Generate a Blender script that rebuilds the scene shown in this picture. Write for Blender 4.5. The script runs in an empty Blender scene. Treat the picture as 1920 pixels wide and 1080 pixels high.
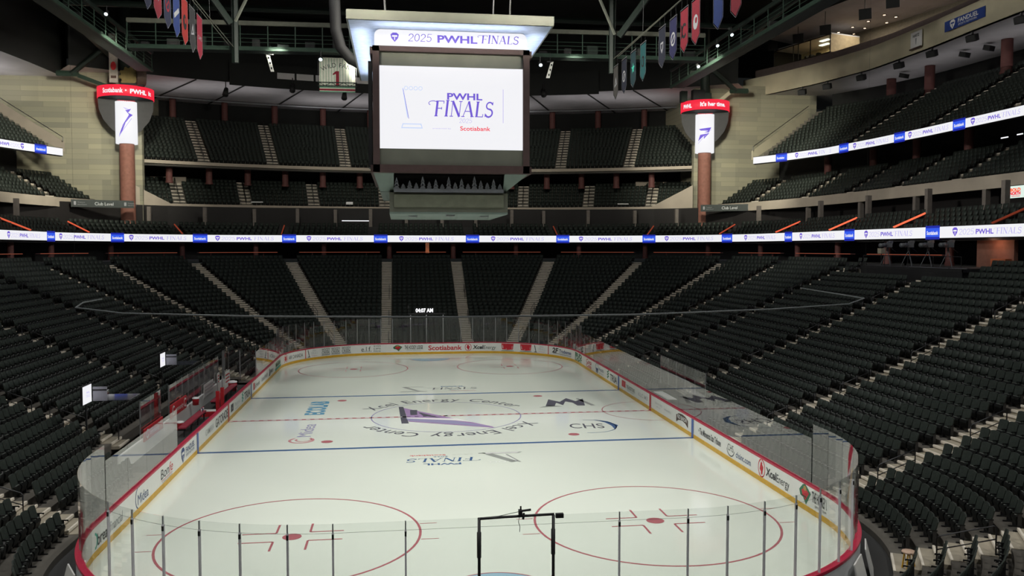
import bpy, math, random
import numpy as np
from mathutils import Vector, Matrix
random.seed(7)
SC = bpy.context.scene
COL = SC.collection
PI = math.pi

# ------------------------------------------------------------------ camera, world, lights, exposure
CAM = (-2.8744, -51.4358, 10.3165); YAW = 0.1342; PITCH = -0.0474; FPX = 1576.77
cd = bpy.data.cameras.new('camera'); cam = bpy.data.objects.new('camera', cd); COL.objects.link(cam)
cam.location = CAM; cam.rotation_euler = (PI/2 + PITCH, 0, -YAW)
cd.sensor_fit = 'HORIZONTAL'; cd.sensor_width = 36.0; cd.lens = FPX/1920*36.0
cd.clip_start = 0.2; cd.clip_end = 600
SC.camera = cam
SC.view_settings.view_transform = 'Standard'; SC.view_settings.look = 'None'
SC.view_settings.exposure = 0.0; SC.view_settings.gamma = 1.0; SC.view_settings.use_curve_mapping = False
try:
    SC.cycles.use_denoising = True; SC.cycles.denoising_input_passes = 'RGB_ALBEDO'
    SC.cycles.max_bounces = 8; SC.cycles.transparent_max_bounces = 32
    SC.cycles.sample_clamp_indirect = 3.0
except Exception: pass
W = bpy.data.worlds.new('arena_air'); SC.world = W; W.use_nodes = True
bg = W.node_tree.nodes['Background']; bg.inputs[0].default_value = (0.9, 1.0, 0.97, 1); bg.inputs[1].default_value = 0.0085

def spot(x, y, z, tx, ty, tz, power, ang, blend, col=(1, 0.99, 0.93), rad=0.5):
    l = bpy.data.lights.new('flood_or_fill_spot', 'SPOT'); l.energy = power; l.spot_size = math.radians(ang); l.spot_blend = blend
    l.color = col; l.shadow_soft_size = rad
    o = bpy.data.objects.new('flood_or_fill_spot', l); COL.objects.link(o); o.location = (x, y, z)
    o.rotation_euler = (Vector((tx, ty, tz))-Vector((x, y, z))).to_track_quat('-Z', 'Y').to_euler()
def area(x, y, z, sx, sy, power, col=(1, 1, 0.96), rot=(0, 0, 0), name='house_light'):
    l = bpy.data.lights.new(name, 'AREA'); l.shape = 'RECTANGLE'; l.size = sx; l.size_y = sy; l.energy = power; l.color = col
    o = bpy.data.objects.new(name, l); COL.objects.link(o); o.location = (x, y, z); o.rotation_euler = rot
for sx in (-1, 1):
    for y, ty in ((-27, -24), (-15, -13), (-3, -1), (9, 9), (19, 21)):
        spot(sx*25, y, 31.5, -sx*3.0, ty, 0, 9600, 46, 0.75)
area(-11, -12, 37, 5, 50, 5200); area(11, -12, 37, 5, 50, 5200)
# high floods washing the corner walls and the upper seating
for sx in (-1, 1):
    spot(sx*27, 30, 29.3, sx*44, 57, 20, 24000, 64, 0.7, (1, 0.97, 0.80), 1.2)
    spot(sx*13, 24.8, 27.2, sx*25, 68, 22, 9500, 60, 0.9, (1, 0.97, 0.84), 0.8)
    spot(sx*6, 24.8, 27.2, sx*3, 70, 22, 9000, 56, 0.9, (1, 0.97, 0.84), 0.8)
    spot(-sx*18, 4, 34, sx*47, 22, 22, 38000, 50, 0.7, (1, 0.97, 0.88), 2.5)
spot(-8.3, 21.5, 24.6, -8.3, 27.4, 26, 330, 50, .6, (1, 1, .93), .2)  # extra spot added only to brighten the pinstriped banner
# area lamps added to brighten soffits, and the cool strips under the scoreboard canopy
for sx in (-1, 1): spot(sx*15, -52, 32, sx*11, -26, 0, 11000, 50, .8, (1, .99, .95), .6)
area(0, 73, 27.6, 34, 6, 330, (1, .97, .98), (PI, 0, 0), 'soffit_fill')
for sx in (-1, 1): area(sx*26.5, 64.5, 27.6, 17, 6, 140, (1, .97, .98), (PI, 0, 0), 'soffit_fill')
for sx in (-1, 1): spot(-sx*12, -16, 26.5, sx*45, 57, 18, 80000, 24, .6, (1, .96, .82), 3.0)  # cross fill added to brighten the lower corner walls
area(56, 26, 28.2, 5, 50, 190, (1, .97, .98), (PI, 0, 0), 'soffit_fill')
area(-50, 36, 27.5, 6, 40, 700, (1, .97, .98), (PI, 0, 0), 'soffit_fill')
for sx in (-1, 1): area(sx*4.85, 1.5, 21.45, .5, 12, 120, (.78, .86, 1), (PI, 0, 0), 'canopy_light')
area(0, -5.6, 21.6, 8, .4, 60, (.80, .87, 1), (PI, 0, 0), 'canopy_light')

# ------------------------------------------------------------------ materials
MATS = {}
def mat(name, col, rough=0.6, metal=0.0, emit=0.0, spec=0.5, var=0.10, scale=3.0, coat=0.0):
    if name in MATS: return MATS[name]
    m = bpy.data.materials.new(name); m.use_nodes = True; nt = m.node_tree; b = nt.nodes['Principled BSDF']
    b.inputs['Roughness'].default_value = rough; b.inputs['Metallic'].default_value = metal
    b.inputs['Specular IOR Level'].default_value = spec
    if coat: b.inputs['Coat Weight'].default_value = coat
    c4 = (*col, 1)
    if emit:
        b.inputs['Base Color'].default_value = (col[0]*.1, col[1]*.1, col[2]*.1, 1)
        b.inputs['Emission Color'].default_value = c4; b.inputs['Emission Strength'].default_value = emit
    elif var:
        tc = nt.nodes.new('ShaderNodeTexCoord'); n = nt.nodes.new('ShaderNodeTexNoise'); n.inputs['Scale'].default_value = scale
        n.inputs['Detail'].default_value = 3
        r = nt.nodes.new('ShaderNodeValToRGB')
        r.color_ramp.elements[0].color = (*[c*(1-var) for c in col], 1); r.color_ramp.elements[1].color = (*[min(1, c*(1+var)) for c in col], 1)
        r.color_ramp.elements[0].position = .3; r.color_ramp.elements[1].position = .7
        nt.links.new(tc.outputs['Object'], n.inputs['Vector']); nt.links.new(n.outputs['Fac'], r.inputs[0]); nt.links.new(r.outputs[0], b.inputs['Base Color'])
    else: b.inputs['Base Color'].default_value = c4
    MATS[name] = m; return m
def glass_mat(name, tint, f0=0.06, rough=0.0, strength=1.0, film=0.0):
    m = bpy.data.materials.new(name); m.use_nodes = True; nt = m.node_tree; nt.nodes.clear()
    out = nt.nodes.new('ShaderNodeOutputMaterial'); mx = nt.nodes.new('ShaderNodeMixShader'); tr = nt.nodes.new('ShaderNodeBsdfTransparent'); gl = nt.nodes.new('ShaderNodeBsdfGlossy')
    tr.inputs[0].default_value = (*tint, 1); gl.inputs['Roughness'].default_value = rough; gl.inputs['Color'].default_value = (1, 0.96, 0.97, 1)
    lw = nt.nodes.new('ShaderNodeLayerWeight'); lw.inputs['Blend'].default_value = 0.5
    p = nt.nodes.new('ShaderNodeMath'); p.operation = 'POWER'; p.inputs[1].default_value = 4.2
    ma = nt.nodes.new('ShaderNodeMath'); ma.operation = 'MULTIPLY_ADD'; ma.inputs[1].default_value = (1-f0)*strength; ma.inputs[2].default_value = f0
    nt.links.new(lw.outputs['Facing'], p.inputs[0]); nt.links.new(p.outputs[0], ma.inputs[0]); nt.links.new(ma.outputs[0], mx.inputs[0])
    nt.links.new(tr.outputs[0], mx.inputs[1]); nt.links.new(gl.outputs[0], mx.inputs[2]); nt.links.new(mx.outputs[0], out.inputs[0])
    MATS[name] = m; return m
M = dict
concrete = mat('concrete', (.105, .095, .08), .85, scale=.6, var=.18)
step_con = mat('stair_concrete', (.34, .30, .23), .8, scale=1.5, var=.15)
nosing = mat('nosing_paint', (.74, .68, .58), .6)
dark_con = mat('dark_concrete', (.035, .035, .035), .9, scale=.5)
seatm = mat('seat_green', (.0275, .0350, .0300), .5, spec=.22, var=.15, scale=9)
seatb = mat('seat_black', (.0075, .0085, .008), .5, spec=.2, var=.2, scale=9)
seatedge = mat('seat_edge_glint', (.10, .108, .10), .4)  # pale colour stands in for the highlight along folded pan edges
black = mat('matte_black', (.010, .010, .011), .7)
steelk = mat('black_steel', (.018, .018, .02), .4)
alu = mat('brushed_aluminium', (.42, .43, .45), .35, .7)
greenst = mat('green_steel', (.010, .019, .014), .6)
paleg = mat('pale_green_steel', (.026, .050, .036), .6)
white = mat('white_board', (.86, .87, .84), .35, var=.02)
redcap = mat('red_cap', (.50, .015, .055), .35, var=.05)
yellow = mat('yellow_kick', (.72, .42, .03), .4, var=.08)
redp = mat('red_paint', (.55, .02, .03), .5)
bluep = mat('blue_paint', (.05, .12, .42), .4)
brick = mat('column_terracotta', (.27, .115, .085), .75, var=.15)
dkred = mat('dark_red_steel', (.14, .05, .045), .7)
beige = mat('beige_plaster', (.46, .40, .325), .8, scale=.4)
cream = mat('cream_plaster', (.60, .55, .40), .8, scale=.4)
ceilg = mat('soffit_grey', (.62, .60, .61), .85, scale=.3)
roofk = mat('roof_black', (.012, .013, .013), .9, scale=.5)
frame_br = mat('scoreboard_brown', (.075, .042, .040), .6)
frame_gr = mat('scoreboard_grey', (.17, .175, .14), .5, scale=1)
greyg = mat('grey_green_panel', (.20, .26, .235), .55, scale=1)
treem = mat('tree_panel_grey', (.30, .31, .36), .5)
txt_k = mat('ink_black', (.03, .03, .035), .5, var=0)
txt_n = mat('ink_navy', (.03, .06, .20), .5, var=0)
txt_r = mat('ink_red', (.62, .02, .04), .5, var=0)
txt_g = mat('ink_grey', (.30, .31, .33), .5, var=0)
txt_lg = mat('ink_pale_grey', (.55, .57, .58), .5, var=0)
txt_gr = mat('ink_green', (.03, .18, .09), .5, var=0)
txt_b = mat('ink_blue', (.06, .25, .48), .5, var=0)
txt_br = mat('ink_brown', (.07, .035, .025), .5, var=0)
txt_w = mat('ink_white', (.85, .85, .85), .5, var=0)
txt_te = mat('ink_teal', (.05, .40, .30), .5, var=0)
gold = mat('ink_gold', (.45, .28, .08), .5, var=0)
E_w = mat('led_white', (.86, .86, .89), emit=1.0); E_bl = mat('led_blue', (.03, .10, .80), emit=1.0); E_p = mat('led_purple', (.16, .10, .62), emit=1.0)
E_lp = mat('led_lilac', (.50, .46, .82), emit=1.0); E_r = mat('led_red', (.85, .02, .05), emit=1.0); E_o = mat('led_orange', (1.0, .13, .05), emit=1.1)
E_do = mat('led_dim_orange', (.50, .12, .06), emit=.55); E_wm = mat('lamp_warm', (1, .72, .5), emit=3.0); E_cl = mat('clock_white', (.92, .92, .95), emit=1.6)
E_g = mat('led_grey', (.55, .58, .68), emit=.8); E_lb = mat('led_pale_blue', (.55, .66, .92), emit=1.0); E_y = mat('led_pale_yellow', (.75, .86, .55), emit=1.0)
E_dbl = mat('led_deep_blue', (.01, .02, .35), emit=1.0)
pane_m = glass_mat('acrylic_pane', (.955, .965, .96), .035, 0.0, 1.0)
win_m = glass_mat('window_glass', (.75, .8, .78), .05)

def ice_mat():
    m = bpy.data.materials.new('ice'); m.use_nodes = True; nt = m.node_tree; b = nt.nodes['Principled BSDF']
    tc = nt.nodes.new('ShaderNodeTexCoord'); n = nt.nodes.new('ShaderNodeTexNoise'); n.inputs['Scale'].default_value = .12; n.inputs['Detail'].default_value = 5
    r = nt.nodes.new('ShaderNodeValToRGB'); r.color_ramp.elements[0].color = (.75, .815, .715, 1); r.color_ramp.elements[1].color = (.81, .855, .775, 1)
    nt.links.new(tc.outputs['Object'], n.inputs['Vector']); nt.links.new(n.outputs['Fac'], r.inputs[0]); nt.links.new(r.outputs[0], b.inputs['Base Color'])
    b.inputs['Roughness'].default_value = .10; b.inputs['Specular IOR Level'].default_value = .45; b.inputs['IOR'].default_value = 1.31
    return m
icem = ice_mat()
def block_mat():
    m = bpy.data.materials.new('beige_block_wall'); m.use_nodes = True; nt = m.node_tree; b = nt.nodes['Principled BSDF']; b.inputs['Roughness'].default_value = .85
    tc = nt.nodes.new('ShaderNodeTexCoord'); mp = nt.nodes.new('ShaderNodeMapping'); mp.inputs['Rotation'].default_value = (PI/2, 0, 0)
    br = nt.nodes.new('ShaderNodeTexBrick'); br.inputs['Scale'].default_value = 1.0; br.inputs['Brick Width'].default_value = 5.0; br.inputs['Row Height'].default_value = .62
    br.inputs['Mortar Size'].default_value = .012; br.inputs['Color1'].default_value = (.46, .43, .30, 1); br.inputs['Color2'].default_value = (.34, .325, .245, 1); br.inputs['Mortar'].default_value = (.24, .23, .17, 1)
    br.offset = .5
    b2 = nt.nodes.new('ShaderNodeTexBrick'); b2.inputs['Scale'].default_value = 1.0; b2.inputs['Brick Width'].default_value = 7.0; b2.inputs['Row Height'].default_value = 3.1; b2.inputs['Mortar Size'].default_value = 0
    b2.inputs['Color1'].default_value = (1, 1, 1, 1); b2.inputs['Color2'].default_value = (.72, .74, .76, 1)
    mx = nt.nodes.new('ShaderNodeMix'); mx.data_type = 'RGBA'; mx.blend_type = 'MULTIPLY'; mx.inputs[0].default_value = 1.0
    nt.links.new(tc.outputs['Object'], mp.inputs[0]); nt.links.new(mp.outputs[0], br.inputs[0]); nt.links.new(mp.outputs[0], b2.inputs[0])
    nt.links.new(br.outputs[0], mx.inputs[6]); nt.links.new(b2.outputs[0], mx.inputs[7]); nt.links.new(mx.outputs[2], b.inputs['Base Color'])
    return m
blockm = block_mat()

# ------------------------------------------------------------------ mesh building helpers
class MB:
    def __init__(s): s.v = []; s.f = []; s.m = []; s.mats = []
    def mi(s, m):
        if m not in s.mats: s.mats.append(m)
        return s.mats.index(m)
    def add(s, vs, fs, m):
        k = len(s.v); i = s.mi(m); s.v.extend([tuple(p) for p in vs]); s.f.extend([tuple(a+k for a in f) for f in fs]); s.m.extend([i]*len(fs)); return s
    def box(s, c, d, m, rz=0.0, tilt=0.0):
        x, y, z = d[0]/2, d[1]/2, d[2]/2; R = Matrix.Rotation(rz, 3, 'Z') @ Matrix.Rotation(tilt, 3, 'X'); C = Vector(c)
        vs = [C + R @ Vector((a*x, b*y, e*z)) for a, b, e in ((-1,-1,-1),(1,-1,-1),(1,1,-1),(-1,1,-1),(-1,-1,1),(1,-1,1),(1,1,1),(-1,1,1))]
        return s.add(vs, [(3,2,1,0),(4,5,6,7),(0,1,5,4),(1,2,6,5),(2,3,7,6),(3,0,4,7)], m)
    def quad(s, a, b, c, d, m): return s.add([a, b, c, d], [(0,1,2,3)], m)
    def prism(s, pts, ext, m):      # closed polygon (3d) extruded by vector
        n = len(pts); e = Vector(ext); vs = [Vector(p) for p in pts] + [Vector(p)+e for p in pts]
        return s.add(vs, [tuple(range(n))[::-1], tuple(range(n, 2*n))] + [(i, (i+1) % n, n+(i+1) % n, n+i) for i in range(n)], m)
    def tube(s, pts, r, m, n=8, cap=True):
        pts = [Vector(p) for p in pts]; rings = []
        for i, p in enumerate(pts):
            t = (pts[min(i+1, len(pts)-1)]-pts[max(i-1, 0)]).normalized()
            a = t.cross(Vector((0, 0, 1))) if abs(t.z) < .95 else t.cross(Vector((1, 0, 0))); a.normalize(); b = t.cross(a)
            rr_ = r[i] if isinstance(r, (list, tuple)) else r
            rings.append([p + rr_*(math.cos(2*PI*k/n)*a + math.sin(2*PI*k/n)*b) for k in range(n)])
        vs = [v for g in rings for v in g]; fs = []
        for i in range(len(pts)-1):
            for k in range(n): fs.append((i*n+k, i*n+(k+1) % n, (i+1)*n+(k+1) % n, (i+1)*n+k))
        if cap: fs.append(tuple(range(n))[::-1]); fs.append(tuple((len(pts)-1)*n+k for k in range(n)))
        return s.add(vs, fs, m)
    def lathe(s, prof, c, m, n=28, a0=0, a1=2*PI):
        full = abs(a1-a0-2*PI) < 1e-6; k = n if full else n+1; vs = []; fs = []
        for r, z in prof:
            for i in range(k):
                a = a0+(a1-a0)*i/n; vs.append((c[0]+r*math.cos(a), c[1]+r*math.sin(a), c[2]+z))
        for j in range(len(prof)-1):
            for i in range(n):
                i2 = (i+1) % k; fs.append((j*k+i, j*k+i2, (j+1)*k+i2, (j+1)*k+i))
        return s.add(vs, fs, m)
    def strip(s, A, B, m):          # ruled surface between two polylines
        n = len(A); return s.add(list(A)+list(B), [(i, i+1, n+i+1, n+i) for i in range(n-1)], m)
    def solid(s, rings, m, closed=False):  # sweep of cross-section rings (lists of equal length, each closed)
        n = len(rings[0]); vs = [p for r in rings for p in r]; fs = []; L = len(rings)
        for i in range(L if closed else L-1):
            j = (i+1) % L
            for k in range(n): fs.append((i*n+k, i*n+(k+1) % n, j*n+(k+1) % n, j*n+k))
        if not closed: fs.append(tuple(range(n))[::-1]); fs.append(tuple((L-1)*n+k for k in range(n)))
        return s.add(vs, fs, m)
    def build(s, name, parent=None, smooth=False, loc=None):
        me = bpy.data.meshes.new(name); vs = s.v
        if loc is not None: vs = [(a-loc[0], b-loc[1], c-loc[2]) for a, b, c in vs]
        me.from_pydata(vs, [], s.f)
        for m in s.mats: me.materials.append(m)
        me.polygons.foreach_set('material_index', s.m)
        if smooth: me.polygons.foreach_set('use_smooth', [True]*len(s.f))
        me.update()
        o = bpy.data.objects.new(name, me); COL.objects.link(o)
        if loc is not None: o.location = loc
        if parent is not None: o.parent = parent; 
        return o
def tag(o, label, cat, group=None, kind=None):
    o['label'] = label; o['category'] = cat
    if group: o['group'] = group
    if kind: o['kind'] = kind
    return o
def empty(name, label, cat, group=None, loc=(0, 0, 0), kind=None):
    o = bpy.data.objects.new(name, None); COL.objects.link(o); o.location = loc; o.empty_display_size = .2
    return tag(o, label, cat, group, kind)
def part(mb, name, parent, smooth=False, label=None):
    # mesh given in world coordinates, parented to an (unrotated) empty or mesh
    base = Vector((0, 0, 0)); p = parent
    while p is not None: base += p.location; p = p.parent
    o = mb.build(name, parent, smooth, tuple(base)); o.location = (0, 0, 0)
    if label: o['label'] = label
    return o
def struct(mb, name, label, cat, smooth=False):
    o = mb.build(name, None, smooth); o['label'] = label; o['category'] = cat; o['kind'] = 'structure'; return o

ORD = ['zeroth','first','second','third','fourth','fifth','sixth','seventh','eighth','ninth','tenth','eleventh','twelfth','thirteenth','fourteenth','fifteenth','sixteenth','seventeenth','eighteenth','nineteenth','twentieth']
def ordn(n):
    if n <= 20: return ORD[n]
    t = {2:'twenty',3:'thirty',4:'forty'}[n//10]
    return (t[:-1]+'ieth') if n % 10 == 0 else t+'-'+ORD[n % 10]

# ------------------------------------------------------------------ 2d lettering and emblem canvas
_TC = {}
def text2d(s, bold=0.0):
    k = (s, bold)
    if k not in _TC:
        c = bpy.data.curves.new('lettering', 'FONT'); c.body = s; c.size = 1.0; c.align_x = 'LEFT'; c.offset = bold; c.resolution_u = 3
        ob = bpy.data.objects.new('lettering', c); COL.objects.link(ob)
        dg = bpy.context.evaluated_depsgraph_get(); me = bpy.data.meshes.new_from_object(ob.evaluated_get(dg))
        v = [(p.co.x, p.co.y) for p in me.vertices]; f = [tuple(p.vertices) for p in me.polygons]
        bpy.data.objects.remove(ob); bpy.data.meshes.remove(me); bpy.data.curves.remove(c)
        xs = [a for a, b in v] or [0]; _TC[k] = (v, f, min(xs), max(xs))
    return _TC[k]
# hand drawn serif capitals: strokes as polygons on a unit-height grid
def _st(x0, y0, x1, y1, w):
    dx, dy = x1-x0, y1-y0; L = math.hypot(dx, dy) or 1; nx, ny = -dy/L*w/2, dx/L*w/2
    return [(x0+nx, y0+ny), (x0-nx, y0-ny), (x1-nx, y1-ny), (x1+nx, y1+ny)]
def _arc(cx, cy, rx, ry, a0, a1, w, n=10):
    P = []
    for i in range(n):
        t0 = math.radians(a0+(a1-a0)*i/n); t1 = math.radians(a0+(a1-a0)*(i+1)/n)
        P.append([(cx+(rx+w/2)*math.cos(t0), cy+(ry+w/2)*math.sin(t0)), (cx+(rx-w/2)*math.cos(t0), cy+(ry-w/2)*math.sin(t0)), (cx+(rx-w/2)*math.cos(t1), cy+(ry-w/2)*math.sin(t1)), (cx+(rx+w/2)*math.cos(t1), cy+(ry+w/2)*math.sin(t1))])
    return P
def serif_glyph(ch):
    T, t = .15, .05; P = []
    ser = lambda x, y: P.append(_st(x-.12, y, x+.12, y, t))
    if ch == 'F':
        P += [_st(.2, 0, .2, 1, T), _st(.1, .975, .68, .975, t), _st(.2, .52, .55, .52, t), _st(.66, .98, .66, .82, t), _st(.54, .6, .54, .44, t)]; ser(.2, .025); P += _arc(-.12, .84, .3, .14, 30, 235, .045); w = .72
    elif ch == 'I':
        P += [_st(.2, 0, .2, 1.05, T)]; ser(.2, .025); ser(.2, 1.03); w = .42
    elif ch == 'N':
        P += [_st(.15, 0, .15, 1, t), _st(.15, 1, .72, 0, T), _st(.72, 0, .72, 1, t)]; ser(.15, .025); ser(.72, .975); ser(.12, .975); w = .9
    elif ch == 'A':
        P += [_st(.08, 0, .4, 1, t), _st(.4, 1, .74, 0, T), _st(.2, .36, .6, .36, t)]; ser(.08, .025); ser(.74, .025); w = .86
    elif ch == 'L':
        P += [_st(.2, 0, .2, 1, T), _st(.1, .025, .66, .025, t), _st(.64, .02, .64, .2, t)]; ser(.2, .975); w = .72
    elif ch == 'S':
        P += _arc(.34, .74, .22, .22, 20, 270, .09) + _arc(.34, .27, .25, .25, 90, -160, .11); P += [_st(.56, .78, .56, .98, t), _st(.09, .02, .09, .24, t)]; w = .66
    elif ch == '2':
        P += _arc(.3, .7, .22, .25, 180, -40, .08) + [_st(.46, .55, .08, .05, .06), _st(.06, .04, .56, .04, .08)]; w = .62
    elif ch == '0':
        P += _arc(.32, .5, .24, .45, 0, 360, .08, 18); w = .66
    elif ch == '5':
        P += [_st(.16, .98, .56, .98, .06), _st(.16, .98, .13, .55, .05)] + _arc(.3, .33, .25, .29, 135, -150, .08); w = .62
    else: w = .35
    return P, w
def clip_x(P, x0, sg):
    out = []
    for i in range(len(P)):
        a, b = P[i], P[(i+1) % len(P)]; da, db = (a[0]-x0)*sg, (b[0]-x0)*sg
        if da >= 0: out.append(a)
        if da*db < 0: t = da/(da-db); out.append((a[0]+(b[0]-a[0])*t, a[1]+(b[1]-a[1])*t))
    return out
class Canvas:
    def __init__(s, mb, fn): s.mb = mb; s.fn = fn; s.k = 0
    slice = None
    def poly(s, pts, m, lift=0.0):
        if s.slice:
            xs = [p[0] for p in pts]; k0, k1 = int(math.floor(min(xs)/s.slice)), int(math.ceil(max(xs)/s.slice)); w = s.slice; s.slice = None
            for k in range(k0, k1):
                q = clip_x(clip_x(pts, k*w, 1), (k+1)*w, -1)
                if len(q) > 2: s.poly(q, m, lift)
            s.slice = w; return
        if sum(pts[i][0]*pts[(i+1) % len(pts)][1]-pts[(i+1) % len(pts)][0]*pts[i][1] for i in range(len(pts))) < 0: pts = pts[::-1]
        s.mb.add([s.fn(x, y, lift) for x, y in pts], [tuple(range(len(pts)))], m)
    def rect(s, x0, y0, x1, y1, m, lift=0.0, n=1):
        for i in range(n):
            a = x0+(x1-x0)*i/n; b = x0+(x1-x0)*(i+1)/n; s.poly([(a, y0), (b, y0), (b, y1), (a, y1)], m, lift)
    def disc(s, cx, cy, rx, m, ry=None, lift=0.0, n=20):
        ry = ry or rx; s.poly([(cx+rx*math.cos(2*PI*i/n), cy+ry*math.sin(2*PI*i/n)) for i in range(n)], m, lift)
    def ring(s, cx, cy, rx, w, m, a0=0, a1=360, ry=None, lift=0.0, n=32):
        for q in _arc(cx, cy, rx, ry or rx, a0, a1, w, n): s.poly(q, m, lift)
    def text(s, t, x, y, h, m, w=None, align='C', shear=0.0, bold=0.0, lift=0.0, sx=1.0):
        v, f, a, b = text2d(t, bold); sc = h/.729; k = sc*sx
        if w is not None: k = w/max(1e-6, b-a)
        W_ = (b-a)*k; ox = x-W_/2 if align == 'C' else (x if align == 'L' else x-W_)
        s.mb.add([s.fn(ox+(p-a)*k+shear*q*sc, y-h/2+q*sc, lift) for p, q in v], f, m)
        return W_
    def serif(s, t, x, y, h, m, w=None, align='C', shear=.12, lift=0.0):
        gl = [serif_glyph(c) for c in t]; tw = sum(g[1] for g in gl); k = (w/tw) if w else h
        ox = x-tw*k/2 if align == 'C' else x
        for P, gw in gl:
            for p in P: s.poly([(ox+a*k+shear*b*h, y-h/2+b*h) for a, b in p], m, lift)
            ox += gw*k
    def arctext(s, t, cx, cy, r, h, a_mid, m, ccw=False, spacing=1.0, ry=None):
        ws = [(text2d(c)[3]-text2d(c)[2] if c != ' ' else .3)+.12 for c in t]; sc = h/.729*spacing; tot = sum(ws)*sc; a = a_mid+(tot/2/r if not ccw else -tot/2/r)
        for c, w in zip(t, ws):
            am = a-(w*sc/2)/r if not ccw else a+(w*sc/2)/r
            if c != ' ':
                v, f, x0, x1 = text2d(c); up = (math.cos(am), math.sin(am)) if not ccw else (-math.cos(am), -math.sin(am)); rt = (up[1], -up[0]); P = (cx+r*math.cos(am), cy+r*math.sin(am))
                s.mb.add([s.fn(P[0]+rt[0]*((p-(x0+x1)/2)*sc)+up[0]*(q*h/.729-h/2), P[1]+rt[1]*((p-(x0+x1)/2)*sc)+up[1]*(q*h/.729-h/2), 0) for p, q in v], f, m)
            a = a-w*sc/r if not ccw else a+w*sc/r
def plane_fn(o, u, v, n, base=0.0):
    o, u, v, n = Vector(o), Vector(u), Vector(v), Vector(n)
    return lambda x, y, l: o+u*x+v*y+n*(base+l)
def pwhl(c, x, y, h, m, w, shear=0.0):
    c.text('PWHL', x, y, h, m, w=w, bold=.028, shear=shear)
def shield(c, x, y, h, m, m2):
    c.poly([(x-.45*h, y+.3*h), (x-.2*h, y+.5*h), (x+.2*h, y+.5*h), (x+.45*h, y+.3*h), (x+.36*h, y-.1*h), (x, y-.5*h), (x-.36*h, y-.1*h)], m)
    c.rect(x-.28*h, y+.05*h, x+.28*h, y+.22*h, m2, .004); c.poly([(x-.06*h, y), (x+.06*h, y), (x+.03*h, y-.3*h), (x-.03*h, y-.3*h)], m2, .004)
def trophy(c, x, y, h, m, m2):
    c.poly(_st(x-.28*h, y+.5*h, x-.1*h, y-.28*h, .035*h), m); c.poly(_st(x-.25*h, y+.46*h, x-.06*h, y-.28*h, .02*h), m2)
    c.poly([(x-.42*h, y-.5*h), (x+.35*h, y-.5*h), (x+.30*h, y-.38*h), (x-.34*h, y-.38*h)], m); c.poly([(x-.36*h, y-.475*h), (x+.29*h, y-.475*h), (x+.26*h, y-.405*h), (x-.31*h, y-.405*h)], m2, .004)
    for i in range(3): c.ring(x-.12*h+i*.16*h, y+.42*h, .06*h, .012*h, m2, n=10)
def finals_logo(c, x, y, w, mk, mb_, mr, mg, trophy_side=-1):
    # x,y centre of the lettering, w total width of the lettering block
    pwhl(c, x, y+.34*w, .12*w, mk, .5*w); c.serif('FINALS', x, y+.04*w, .26*w, mb_, w=.92*w); c.text('2025', x, y-.19*w, .07*w, mk, w=.2*w)
    c.text('presented by', x-.3*w, y-.31*w, .03*w, mg, w=.28*w); c.text('Scotiabank', x+.18*w, y-.31*w, .085*w, mr, w=.5*w, bold=.01)
    h = .85*w; tx = x+trophy_side*.98*w
    return tx, h

# ------------------------------------------------------------------ plan of the bowl (metres, centre ice at the origin, +y away from the camera)
HX, HY, CR = 12.95, 30.48, 8.53
def bowl_pos(u, off):
    r = CR+off; a = HX-CR; b = HY-CR
    if u < 0: t = math.radians(u); return (a+r*math.cos(t), -b+r*math.sin(t)), (math.cos(t), math.sin(t))
    if u < 43.9: return (HX+off, -b+u), (1, 0)
    if u < 133.9: t = math.radians(u-43.9); return (a+r*math.cos(t), b+r*math.sin(t)), (math.cos(t), math.sin(t))
    if u < 142.74: return (a-(u-133.9), HY+off), (0, 1)
    if u < 232.74: t = math.radians(90+u-142.74); return (-a+r*math.cos(t), b+r*math.sin(t)), (math.cos(t), math.sin(t))
    if u < 276.64: return (-HX-off, b-(u-232.74)), (-1, 0)
    t = math.radians(180+u-276.64); return (-a+r*math.cos(t), -b+r*math.sin(t)), (math.cos(t), math.sin(t))
def prof(o): return float(np.interp(o, [0, .9, 3.83, 9.7, 22.1, 40], [0, .08, 1.1, 3.35, 9.05, 9.05]))
ROWS = [(1.15+.8*i, prof(1.15+.8*i)) for i in range(26)]
def usamp(u0, u1, curved=3.0, straight=6.0):
    br = [u0, u1] + [x for x in (0, 43.9, 133.9, 142.74, 232.74, 276.64) if u0 < x < u1]; br.sort(); out = []
    for a, b in zip(br[:-1], br[1:]):
        mid = (a+b)/2; cv = mid < 0 or 43.9 < mid < 133.9 or 142.74 < mid < 232.74 or mid > 276.64
        n = max(1, int(math.ceil((b-a)/(curved if cv else straight)))); out += [a+(b-a)*i/n for i in range(n)]
    return out+[u1]
def P3(u, off, z): p, n = bowl_pos(u, off); return (p[0], p[1], z)
def rr(hx, hy, R, t):               # rounded rectangle by arc length from its far centre, + to the right; returns point and outward normal
    s = 1 if t >= 0 else -1; t = abs(t); a = hx-R; L = R*PI/2
    if t <= a: return (s*t, hy), (0, 1)
    t -= a
    if t <= L: th = t/R; return (s*(a+R*math.sin(th)), hy-R+R*math.cos(th)), (s*math.sin(th), math.cos(th))
    return (s*hx, hy-R-(t-L)), (s, 0)
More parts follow.
